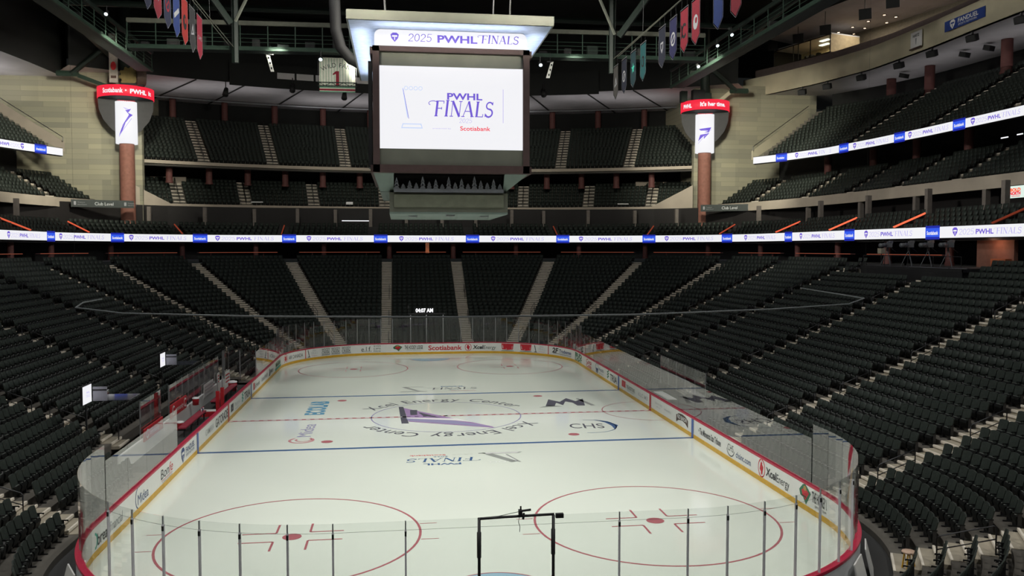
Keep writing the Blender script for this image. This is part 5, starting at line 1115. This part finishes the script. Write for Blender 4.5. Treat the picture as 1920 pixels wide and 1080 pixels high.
for s, nm in ((-1, 'left'), (1, 'right')):
    beam('pale pipe brace leaning over the %s end of the far catwalk' % nm, (s*16.2, 22, 29.2), (s*13.6, 20, 33.3), .14, mat('pale_pipe', (.16, .17, .14), .5))
    beam('dark green diagonal brace over the %s end of the far catwalk' % nm, (s*16.6, 22, 29.0), (s*19.6, 20, 33.3), .3, greenst)
    beam('dark green post at the %s end of the far catwalk' % nm, (s*16.9, 25.6, 26.5), (s*16.9, 25.6, 33.5), .32, greenst)
    beam('green steel brace rising to the roof beside the %s pillar' % nm, (s*40.3, 53, 30.5), (s*35.2, 52, 34.2), .3, greenst)
    beam('horizontal green steel beam beside the %s pillar' % nm, (s*42, 53.4, 30.6), (s*39.6, 53.0, 30.5), .34, paleg)
    beam('pale sloping beam dropping to the %s led ring' % nm, (s*39.9, 54, 30.5), ((38.6 if s > 0 else -36.9), 54.3, 29.4), .26, cream if s > 0 else paleg)
    beam('dark sloping roof truss above the %s catwalk' % nm, (s*33, 4, 34.5), (s*36.4, 55.2, 33.0), .4, greenst)
    beam('dark main post above the %s pillar' % nm, ((35.8 if s > 0 else -33.6), 51.6, 33.5), ((35.8 if s > 0 else -33.6), 51.6, 41), .38, greenst)
    for k, y in enumerate((10, 20, 30, 40)):
        beam('dark cross brace on the %s roof truss, %s from the near end' % (nm, ordn(k+1)), (s*30, y, 32.2), (s*33.6, y+6, 34.3), .14, greenst)
# small stage lights on the catwalks and below
def fixture(x, y, z, label, tilt=.5, m=black, lens=None, s=1.0, yaw=0.0):
    e = empty('stage_light', label, 'stage light', 'stage lights under the roof', (x, y, z))
    mb = MB(); d = Vector((math.sin(yaw)*math.cos(tilt), -math.cos(yaw)*math.cos(tilt), -math.sin(tilt))); c0 = Vector((x, y, z)); mb.tube([c0-d*.35*s, c0+d*.35*s], [.16*s, .24*s], m, 10); part(mb, 'can', e, True)
    if lens: mb = MB(); mb.tube([c0+d*.35*s, c0+d*.37*s], .2*s, lens, 10); part(mb, 'lens', e)
    mb = MB(); mb.tube([(x, y, z+.1), (x, y, z+.8*s)], .04*s, steelk, 6); part(mb, 'yoke', e)
E_cw = mat('lens_cool', (.8, .95, 1.0), emit=2.2)
for x, y, z, lb in ((-9.6, 25.8, 27.2, 'lit stage light under the far catwalk, nearest the left pillar'), (-4.4, 25.9, 27.2, 'lit stage light under the far catwalk, just left of the scoreboard'), (8.7, 25.9, 27.3, 'lit stage light under the far catwalk, just right of the scoreboard'), (10.2, 25.9, 27.3, 'lit stage light under the far catwalk, nearest the right pillar'),
        (-28.9, 30, 31.6, 'lit stage light on the left catwalk, the farther one'), (-29.4, 26.5, 32.0, 'lit stage light on the left catwalk, the nearer one'), (29.4, 28, 31.2, 'lit stage light on the right catwalk, the nearest one'), (29.2, 31.2, 30.9, 'lit stage light on the right catwalk, the middle one'), (28.6, 35, 29.6, 'lit stage light on the right catwalk, the farthest one')):
    fixture(x, y, z, lb, .7, black, E_cw, .8)
for k, (x, z) in enumerate(((-24.2, 29.9), (-16.3, 31.0), (-9.8, 30.4), (-5.9, 30.3), (5.9, 30.4), (16.6, 31.2))):
    y = -9.5+math.sqrt(72.6**2-x*x); fixture(x, y, z, 'dark unlit spotlight hanging below the far black bulkhead, %s from the left' % ordn(k+1), .9, black, None, 1.6)
for k, (x, y, z) in enumerate(((-13.9, 25.2, 26.5), (11.0, 25.2, 26.6))):
    e = empty('patterned_sheet', 'small tilted white patterned panel hanging %s under the far catwalk' % ('left', 'right')[k], 'panel', 'hanging patterned panels', (x, y, z)); mb = MB(); mb.add([(x-.35, y, z+.75), (x-.02, y, z+.65), (x+.35, y, z-.75), (x+.05, y, z-.75)] if k == 0 else [(x+.3, y, z+.75), (x+.02, y, z+.65), (x-.4, y, z-.75), (x-.05, y, z-.75)], [(0, 1, 2, 3)], mat('sheet_white', (.55, .56, .52), .7)); mb.prism([(x-.3, y+.02, z+.7), (x+.3, y+.02, z+.7), (x+.3, y+.02, z+.8), (x-.3, y+.02, z+.8)], (0, .1, 0), black); part(mb, 'sheet', e)
    mb = MB(); [mb.box((x+(-.12 if k == 0 else .12)+(.12*j if k == 0 else -.12*j), y-.01, z+.45-.45*j), (.12, .01, .18), black) for j in range(3)]; part(mb, 'pattern', e); mb = MB(); mb.tube([(x, y+.05, z+.78), (x, y+.05, z+1.6)], .02, steelk, 5); part(mb, 'hanger', e)
# team banners
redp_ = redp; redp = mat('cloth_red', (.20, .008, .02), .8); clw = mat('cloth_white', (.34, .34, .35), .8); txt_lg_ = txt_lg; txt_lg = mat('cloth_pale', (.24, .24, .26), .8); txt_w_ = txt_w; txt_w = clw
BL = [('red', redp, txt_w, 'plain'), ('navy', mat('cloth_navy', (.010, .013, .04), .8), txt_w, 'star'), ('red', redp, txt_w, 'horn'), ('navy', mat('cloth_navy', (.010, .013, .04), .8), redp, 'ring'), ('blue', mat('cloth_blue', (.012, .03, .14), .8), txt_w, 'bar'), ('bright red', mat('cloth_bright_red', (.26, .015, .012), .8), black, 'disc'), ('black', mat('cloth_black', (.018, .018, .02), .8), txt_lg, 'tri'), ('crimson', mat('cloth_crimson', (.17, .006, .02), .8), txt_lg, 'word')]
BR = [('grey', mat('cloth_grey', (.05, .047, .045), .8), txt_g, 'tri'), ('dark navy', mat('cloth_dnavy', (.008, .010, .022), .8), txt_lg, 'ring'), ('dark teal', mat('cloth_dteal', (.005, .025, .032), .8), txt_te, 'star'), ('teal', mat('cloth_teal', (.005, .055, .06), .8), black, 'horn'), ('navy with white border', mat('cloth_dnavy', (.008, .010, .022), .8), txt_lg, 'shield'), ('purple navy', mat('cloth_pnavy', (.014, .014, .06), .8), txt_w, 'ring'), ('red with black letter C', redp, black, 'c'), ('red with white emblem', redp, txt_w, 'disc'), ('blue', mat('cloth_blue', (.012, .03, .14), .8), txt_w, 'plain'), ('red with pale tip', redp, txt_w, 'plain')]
def team_banner(s, y, col, m, em, shape, label, edge=None, x=17.0, zt=27.0):
    X = s*x; w, h = 1.6, 3.05; e = empty('team_banner', label, 'banner', 'team banners hung over the ice', (X, y, zt-h)); ny = -s
    fn = lambda u, v, l: Vector((X+ny*(.012+l), y+u*s*-1, zt-h/2+v))
    P = [(-w/2, h/2), (w/2, h/2), (w/2, -h/2+.55), (0, -h/2), (-w/2, -h/2+.55)]
    mb = MB(); mb.prism([(X-.012, y+u, zt-h/2+v) for u, v in P], (.024, 0, 0), m); cl_ = part(mb, 'cloth', e)
    mb = MB(); c = Canvas(mb, fn); ed = edge or (redp if m == redp else txt_lg)
    for i in range(5): a, b_ = P[i], P[(i+1) % 5]; c.poly(_st(a[0]*.97, a[1]*.98, b_[0]*.97, b_[1]*.98, .09), txt_lg)
    part(mb, 'border', cl_)
    if shape != 'plain':
        mb = MB(); c = Canvas(mb, lambda u, v, l: fn(u, v, l+.006))
        if shape == 'ring': c.ring(0, .0, .42, .16, em); c.poly(_st(-.3, -.25, .3, .25, .14), em)
        elif shape == 'disc': c.disc(0, 0, .46, em, .5); c.disc(.1, .1, .2, m, .2, .004)
        elif shape == 'c': c.ring(0, 0, .42, .2, em, 40, 320); c.poly([(-.3, .3), (-.7, .6), (-.5, -.1)], em); c.poly([(-.3, -.3), (-.65, -.5), (-.5, 0)], em)
        elif shape == 'star': c.poly([((.5 if k % 2 == 0 else .2)*math.cos(PI/2+k*PI/5), (.5 if k % 2 == 0 else .2)*math.sin(PI/2+k*PI/5)+.1) for k in range(10)], em)
        elif shape == 'tri': c.poly([(-.45, -.4), (.45, -.2), (.1, .5)], em); c.poly([(-.2, -.2), (.15, -.15), (.05, .2)], m, .004)
        elif shape == 'horn': c.ring(0, .05, .38, .14, em, 60, 330); c.poly([(0, .5), (.35, .3), (.1, -.5)], em)
        elif shape == 'bar': c.poly(_st(-.6, -.3, .6, .35, .3), em)
        elif shape == 'shield': c.poly([(-.35, .4), (.35, .4), (.3, -.1), (0, -.45), (-.3, -.1)], em); c.poly([(-.2, .25), (.2, .25), (.15, -.05), (0, -.2), (-.15, -.05)], m, .004)
        elif shape == 'word': c.text('Capitals' if False else 'CAPS', 0, 0, .3, em, w=1.1)
        part(mb, 'emblem', cl_)
    mb = MB(); mb.tube([(X, y-w/2, zt+.03), (X, y+w/2, zt+.03)], .03, alu, 6); part(mb, 'rod', e)
    mb = MB()
    for q in (-.7, .7): mb.tube([(X, y+q*w/2, zt), (X, y+q*w/2, zt+.8)], .008, black, 4)
    part(mb, 'cord', e)
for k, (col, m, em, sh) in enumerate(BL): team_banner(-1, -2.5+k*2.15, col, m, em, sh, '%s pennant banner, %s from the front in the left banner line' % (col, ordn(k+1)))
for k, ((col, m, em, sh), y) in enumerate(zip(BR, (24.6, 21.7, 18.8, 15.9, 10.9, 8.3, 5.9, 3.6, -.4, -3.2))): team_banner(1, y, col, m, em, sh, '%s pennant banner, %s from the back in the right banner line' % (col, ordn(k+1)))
for s, nm in ((-1, 'left'), (1, 'right')):
    e = empty('banner_rail', 'pair of thin pale pipes carrying the %s line of banners' % nm, 'rail', None, (s*17, 10, 27.8)); mb = MB(); mb.tube([(s*17, -6, 27.82), (s*17, 26, 27.82)], .035, cw_w, 6); part(mb, 'pipe', e); mb = MB(); mb.tube([(s*17.5, -6, 28.3), (s*17.5, 26, 28.1)], .035, cw_w, 6); part(mb, 'pipe', e)
    for y in (-4, 6, 16, 25): mb = MB(); mb.tube([(s*17, y, 27.82), (s*17.2, y, 40.5)], .012, steelk, 4); part(mb, 'hanger', e)
# the pinstriped number one banner
txt_lg = txt_lg_; txt_w = txt_w_
e = empty('jersey_banner', 'cream pinstriped banner lettered WILD FANS with a red number one', 'banner', None, (-8.3, 27.4, 24.5))
mb = MB(); mb.box((-8.28, 27.4, 26.05), (3.2, .04, 3.1), mat('cloth_cream', (.60, .61, .50), .8)); cl_ = part(mb, 'cloth', e)
fn = lambda u, v, l: Vector((-8.28+u, 27.37-l, 26.05+v))
mb = MB(); c = Canvas(mb, fn)
for k in range(13): c.rect(-1.52+k*.25, -1.1, -1.49+k*.25, 1.5, txt_gr)
c.rect(-1.6, -1.15, 1.6, -1.05, txt_gr); c.rect(-1.6, -1.42, 1.6, -1.25, redp); c.rect(-1.6, -1.55, 1.6, -1.46, txt_gr); part(mb, 'stripes', cl_)
mb = MB(); c = Canvas(mb, lambda u, v, l: fn(u, v, l+.008)); c.arctext('WILD FANS', 0, -1.6, 2.5, .42, PI/2, txt_k, spacing=.95); part(mb, 'lettering', cl_)
mb = MB(); c = Canvas(mb, lambda u, v, l: fn(u, v, l+.008)); c.rect(-.13, -1.0, .16, .35, redp); c.poly([(-.13, .35), (-.4, .1), (-.4, -.02), (-.13, .1)], redp); part(mb, 'number', cl_)
e2 = empty('banner_truss', 'green pipe truss in front of the pinstriped banner', 'truss', None, (-8.3, 27, 25)); mb = MB(); mb.tube([(-10, 27.0, 25.3), (-6.5, 27.0, 25.3)], .05, greenst, 6); mb.tube([(-10, 27.0, 25.0), (-6.5, 27.0, 25.0)], .05, greenst, 6); part(mb, 'chords', e2)
mb = MB(); [mb.tube([(-9.9+k*.55, 27, 25.0 if k % 2 else 25.3), (-9.35+k*.55, 27, 25.3 if k % 2 else 25.0)], .025, greenst, 5) for k in range(6)]; part(mb, 'lacing', e2)
for x in (-9.95, -6.55): mb = MB(); mb.tube([(x, 27.0, 25.3), (x, 27.0, 28.0)], .02, steelk, 5); part(mb, 'hanger', e2)
redp = redp_
# ------------------------------------------------------------------ press level things on the right
LP = PRESS[1]; pt = lambda yy: near_t(LP, yy)
e = empty('fanduel_sign' if False else 'sponsor_sign', 'blue FANDUEL sports network sign on the cream fascia', 'sign', None, (50.95, 23.6, 31.7))
mb = MB(); mb.box((50.92, 23.6, 32.15), (.06, 5.8, 1.0), mat('sign_blue', (.035, .07, .30), .5)); bd = part(mb, 'board', e)
mb = MB(); c = Canvas(mb, lambda u, v, l: Vector((50.88-l, 23.6-u, 32.15+v))); shield(c, -1.7, 0, .9, txt_w, mat('sign_blue', (.035, .07, .30), .5)); c.text('FANDUEL', .55, .17, .42, txt_w, w=2.9, bold=.02); c.text('SPORTS NETWORK', .5, -.24, .2, txt_w, w=2.7); part(mb, 'lettering', bd)
e = empty('fascia_sign', 'small white sign with dark lettering on the cream fascia', 'sign', None, (50.9, 31.4, 31.3)); mb = MB(); mb.box((51.1, 31.4, 32.15), (.08, 1.9, 1.7), txt_w); bd = part(mb, 'board', e)
mb = MB(); c = Canvas(mb, lambda u, v, l: Vector((51.05-l, 31.4-u, 32.15+v))); c.text('HARTZ', 0, .45, .28, txt_k, w=1.1, bold=.03); c.poly([(-.12, .15), (.12, .15), (.04, -.5), (-.04, -.5)], txt_g); part(mb, 'lettering', bd)
mb = MB(); mb.box((51.02, 31.4, 31.25), (.2, 1.9, .14), txt_br); part(mb, 'ledge', e)
for k, (yy, zz) in enumerate(((51.4, 0), (47.4, 0), (41.8, 0), (35.2, 0), (29.6, 0), (23.1, 0), (16.6, 0))):
    (x, y), n = LP.at(pt(yy), .3); e = empty('loudspeaker', 'black loudspeaker under the cream fascia, %s from the pillar' % ordn(k+1), 'loudspeaker', 'loudspeakers under the press level', (x, y, 30.0))
    rz = math.atan2(n[1], n[0])-PI/2+.5; mb = MB(); mb.box((x, y, 30.3), (.9, .7, .62), black, rz, .35); part(mb, 'cabinet', e); mb = MB(); mb.box((x-n[0]*.3, y-n[1]*.3-.1, 30.24), (.82, .1, .5), steelk, rz, .35); part(mb, 'grille', e); mb = MB(); mb.box((x, y, 30.76), (.1, .3, .25), steelk, rz); part(mb, 'bracket', e)
for k, (yy, o) in enumerate(((40.2, 4.6), (30, 4.2), (27, 4.8))):
    (x, y), n = LP.at(pt(yy), o); b = MB(); b.box((x, y, 30.4), (.9, .7, .5), black, .4, .3); tag(b.build('loudspeaker'), 'smaller dark loudspeaker deeper under the right soffit, %s from the pillar' % ordn(k+1), 'loudspeaker', 'loudspeakers under the press level')
for k, (yy, zz) in enumerate(((63.2, 38.9), (55.5, 38.1), (48.3, 37.4), (39.3, 36.9), (33.9, 36.7))):
    (x, y), n = (49.9, yy), (1, 0); e = empty('hanging_monitor', 'black monitor hung from the press level ceiling, %s from the pillar' % ordn(k+1), 'monitor', 'hanging monitors of the press level', (x, y, zz))
    rz = math.atan2(n[1], n[0])-PI/2+.9; mb = MB(); mb.box((x, y, zz), (1.35, .12, 1.2), black, rz, .25); part(mb, 'screen', e); mb = MB(); mb.tube([(x, y+.1, zz+.5), (x, y+.1, 39.7)], .04, steelk, 6); part(mb, 'pole', e)
for k, (x, y) in enumerate(sorted(((56.66, 57.5), (57.1, 54.7), (59.2, 58.0), (57.57, 51.73), (59.0, 55.0), (60.2, 57.0), (57.92, 48.67), (59.9, 49.32), (60.3, 52.0)), key=lambda q: project((*q, 39.6))[0])):
    e = empty('downlight', 'small glowing downlight in the press level ceiling, %s from the left' % ordn(k+1), 'downlight', 'press level downlights', (x, y, 39.6)); mb = MB(); mb.lathe([(0, 0), (.16, 0), (.2, .06)], (x, y, 39.6), E_wm, 12); part(mb, 'lamp', e); mb = MB(); mb.lathe([(.2, .0), (.27, .0), (.27, .08), (.2, .08)], (x, y, 39.6), steelk, 12); part(mb, 'rim', e)
# lit glazed booth
e = empty('press_booth', 'glazed press booth with lit ceiling panels above the cream fascia', 'booth', None, (53, 58.5, 34))
def bp(u, v, d=0): # u along booth front 0..1 (far to near), v height
    A = Vector((50.5, 64.0, 0)); B = Vector((53.5, 53.6, 0)); n = Vector((.96, .28, 0)); p = A.lerp(B, u)+n*d; return (p.x, p.y, v)
mb = MB(); mb.prism([bp(0, 36.0, 0), bp(1, 36.0, 0), bp(1, 36.0, 5), bp(0, 36.0, 5)], (0, 0, .1), mat('booth_floor', (.20, .13, .08), .6)); mb.prism([bp(0, 38.4, 0), bp(1, 38.4, 0), bp(1, 38.4, 5), bp(0, 38.4, 5)], (0, 0, .15), txt_lg); mb.quad(bp(0, 36, 5), bp(1, 36, 5), bp(1, 38.4, 5), bp(0, 38.4, 5), mat('booth_wall', (.50, .42, .26), .7)); mb.quad(bp(1, 36, 0), bp(1, 36, 5), bp(1, 38.4, 5), bp(1, 38.4, 0), mat('booth_wall', (.50, .42, .26), .7)); mb.quad(bp(0, 36, 0), bp(0, 36, 5), bp(0, 38.4, 5), bp(0, 38.4, 0), black); part(mb, 'shell', e)
mb = MB()
for u in (0, .36, .45, .66, .99): mb.tube([bp(u, 36, -.03), bp(u, 38.4, -.03)], .07, black, 5)
for v in (36.05, 38.35): mb.tube([bp(0, v, -.03), bp(1, v, -.03)], .07, black, 5)
part(mb, 'window_frame', e)
for u0, u1 in ((0, .36), (.36, .45), (.45, .66), (.66, .99)): mb = MB(); mb.quad(bp(u0, 36.05), bp(u1, 36.05), bp(u1, 38.35), bp(u0, 38.35), win_m); part(mb, 'pane', e)
for u, d in ((.55, 3.2), (.72, 1.5)): mb = MB(); mb.prism([bp(u-.06, 38.3, d), bp(u+.08, 38.3, d), bp(u+.08, 38.3, d+.6), bp(u-.06, 38.3, d+.6)], (0, 0, .06), mat('tube_light', (1, .95, .75), emit=2.5)); part(mb, 'ceiling_panel', e)
for u in (.5, .58, .7): mb = MB(); p = bp(u, 36.35, 1.0); mb.box(p, (.5, .5, .6), black); part(mb, 'console', e)
b_ = bpy.data.lights.new('booth_light', 'AREA'); b_.energy = 160; b_.size = 3; b_.color = (1, .85, .55); o_ = bpy.data.objects.new('booth_light', b_); COL.objects.link(o_); o_.location = bp(.6, 38.2, 2.4)
b_ = bpy.data.lights.new('press_level_light', 'AREA'); b_.shape = 'RECTANGLE'; b_.energy = 1000; b_.size = 3; b_.size_y = 20; b_.color = (1, .88, .74); o_ = bpy.data.objects.new('press_level_light', b_); COL.objects.link(o_); o_.location = (57.0, 44, 39.4)
# club level screen on the right and the tv camera platform behind the right stands
e = empty('club_screen', 'pale yellow club screen with a red block of lettering at the right edge', 'screen', None, (42.9, 6.2, 14.1)); mb = MB(); mb.box((43.0, 6.0, 14.52), (.1, 2.6, 1.0), black); part(mb, 'housing', e)
mb = MB(); c = Canvas(mb, lambda u, v, l: Vector((42.94-l, 6.0-u, 14.52+v))); c.rect(-1.25, -.45, 1.25, .45, E_y); c.rect(-.85, -.45, 1.25, .45, mat('led_mint', (.72, .86, .78), emit=1.0), .004); c.text('BOLD', -.2, .17, .24, E_o, w=1.1, bold=.06, lift=.008); c.text('NORTH', -.2, -.1, .24, E_r, w=1.1, bold=.06, lift=.008); c.rect(-.6, -.34, .3, -.3, E_r, .008); part(mb, 'screen', e)
b = MB(); b.box((34.2, 4.6, 8.85), (1.9, 12.0, .25), black); b.box((33.3, 4.6, 8.3), (.08, 12.0, 1.2), black); b.box((33.32, 2.2, 8.98), (.06, 4.2, .03), alu); b.box((33.32, -1, 8.98), (.06, 1.6, .03), alu)
for y in (-1.2, 4.6, 10.4): b.box((34.2, y, 8.4), (1.4, .1, .9), black)
tag(b.build('camera_platform'), 'black camera platform at the top of the right stands', 'platform')
e = empty('platform_rail', 'dim pipe rail along the camera platform', 'rail', None, (33.35, 4.6, 8.97)); mb = MB(); mb.tube([(33.35, -1.2, 9.75), (33.35, 10.4, 9.75)], .025, steelk, 6); part(mb, 'top_rail', e)
for y in (-1.2, 1.7, 4.6, 7.5, 10.4): mb = MB(); mb.tube([(33.35, y, 8.97), (33.35, y, 9.75)], .02, steelk, 6); part(mb, 'post', e)
camg = mat('camera_grey', (.10, .11, .12), .4)
def tv_camera(x, y, label):
    z = 9.01; e = empty('tv_camera', label, 'tv camera', 'television cameras on the right platform', (x, y, z)); h = 1.35
    mb = MB(); mb.box((x+.05, y, z+h+.18), (.55, .26, .34), camg, -.3); mb.box((x+.1, y, z+h+.4), (.3, .1, .1), camg); part(mb, 'body', e)
    mb = MB(); mb.tube([(x-.2, y-.05, z+h+.18), (x-.75, y-.22, z+h+.16)], [.13, .17], camg, 12); part(mb, 'lens', e, True)
    mb = MB(); mb.box((x+.32, y+.1, z+h+.42), (.2, .3, .2), camg); part(mb, 'viewfinder', e)
    mb = MB(); mb.tube([(x, y, z+h-.25), (x, y, z+h+.02)], .09, steelk, 10); mb.tube([(x+.2, y, z+h), (x+.8, y+.15, z+h-.35)], .018, steelk, 6); part(mb, 'head', e)
    for k in range(3): a = k*2*PI/3+.4; mb = MB(); mb.tube([(x, y, z+h-.2), (x+.5*math.cos(a), y+.5*math.sin(a), z)], .028, camg, 6); part(mb, 'leg', e)
for k, y in enumerate((8.6, 5.9, 3.6, 1.4)): tv_camera(34.25, y, 'television camera on a tripod on the dark platform, %s from the far end' % ordn(k+1))
e = empty('equipment_box', 'small pale box on a post beside the camera platform', 'box', None, (34.6, 10.0, 8.97)); mb = MB(); mb.box((34.6, 10.0, 10.1), (.35, .5, .42), mat('box_cream', (.28, .26, .2), .6)); part(mb, 'body', e); mb = MB(); mb.tube([(34.6, 10, 8.97), (34.6, 10, 9.9)], .03, steelk, 6); part(mb, 'post', e)
b = MB(); b.box((37.4, .8, 9.95), (.3, 3.6, 1.9), mat('niche_brown', (.22, .10, .07), .8)); b.box((37.1, -.1, 9.3), (.6, 1.4, .6), mat('niche_orange', (.40, .12, .05), .7)); struct(b, 'wall_niche_right', 'orange lit brown wall niche in the right concourse', 'wall')
l_ = bpy.data.lights.new('niche_lamp', 'POINT'); l_.energy = 26; l_.color = (1, .5, .3); l_.shadow_soft_size = .15; o_ = bpy.data.objects.new('niche_lamp', l_); COL.objects.link(o_); o_.location = (36.5, .3, 10.6)
# short orange lit posts below the ribbon
b = MB(); b.box((.7, 53.9, 10.35), (.45, .4, 1.3), mat('lit_post', (.55, .22, .12), .7)); tag(b.build('wall_post'), 'short orange brown post hanging under the ribbon at the far middle', 'post')
l_ = bpy.data.lights.new('post_lamp', 'POINT'); l_.energy = 6; l_.color = (1, .6, .35); o_ = bpy.data.objects.new('post_lamp', l_); COL.objects.link(o_); o_.location = (.7, 53.0, 9.9)
# small lit strips of the tier concourses
for k, (yy, z, ln) in enumerate(((18.5, 19.9, .9), (16.6, 19.95, .7))):
    b = MB(); b.box((51.5, yy, z+.4), (.05, ln, .1), mat('strip_white', (.9, .9, .95), emit=1.2)); tag(b.build('strip_light'), 'short white strip light behind the right mezzanine, %s of two' % ordn(k+1), 'strip light', 'strip lights behind the right mezzanine')
b = MB(); b.box((-8.4, 61.2, 13.9), (3.6, .06, .1), mat('strip_white', (.9, .9, .95), emit=1.2)); tag(b.build('strip_light'), 'white strip light in the far suites left of the scoreboard', 'strip light')
b = MB(); b.box((-9.4, 64.9, 16.4), (.9, .1, .35), txt_w); tag(b.build('aisle_sign'), 'tiny white sign at the front of the far mezzanine left of the scoreboard', 'sign')
for k, (x, y) in enumerate(((-21.2, 62.8), (27.6, 60.9))):
    b = MB(); b.box((x, y, 16.35), (1.5, .12, .12), txt_w); tag(b.build('front_sign'), 'small white plate on the far mezzanine front, %s side' % ('left', 'right')[k], 'sign')
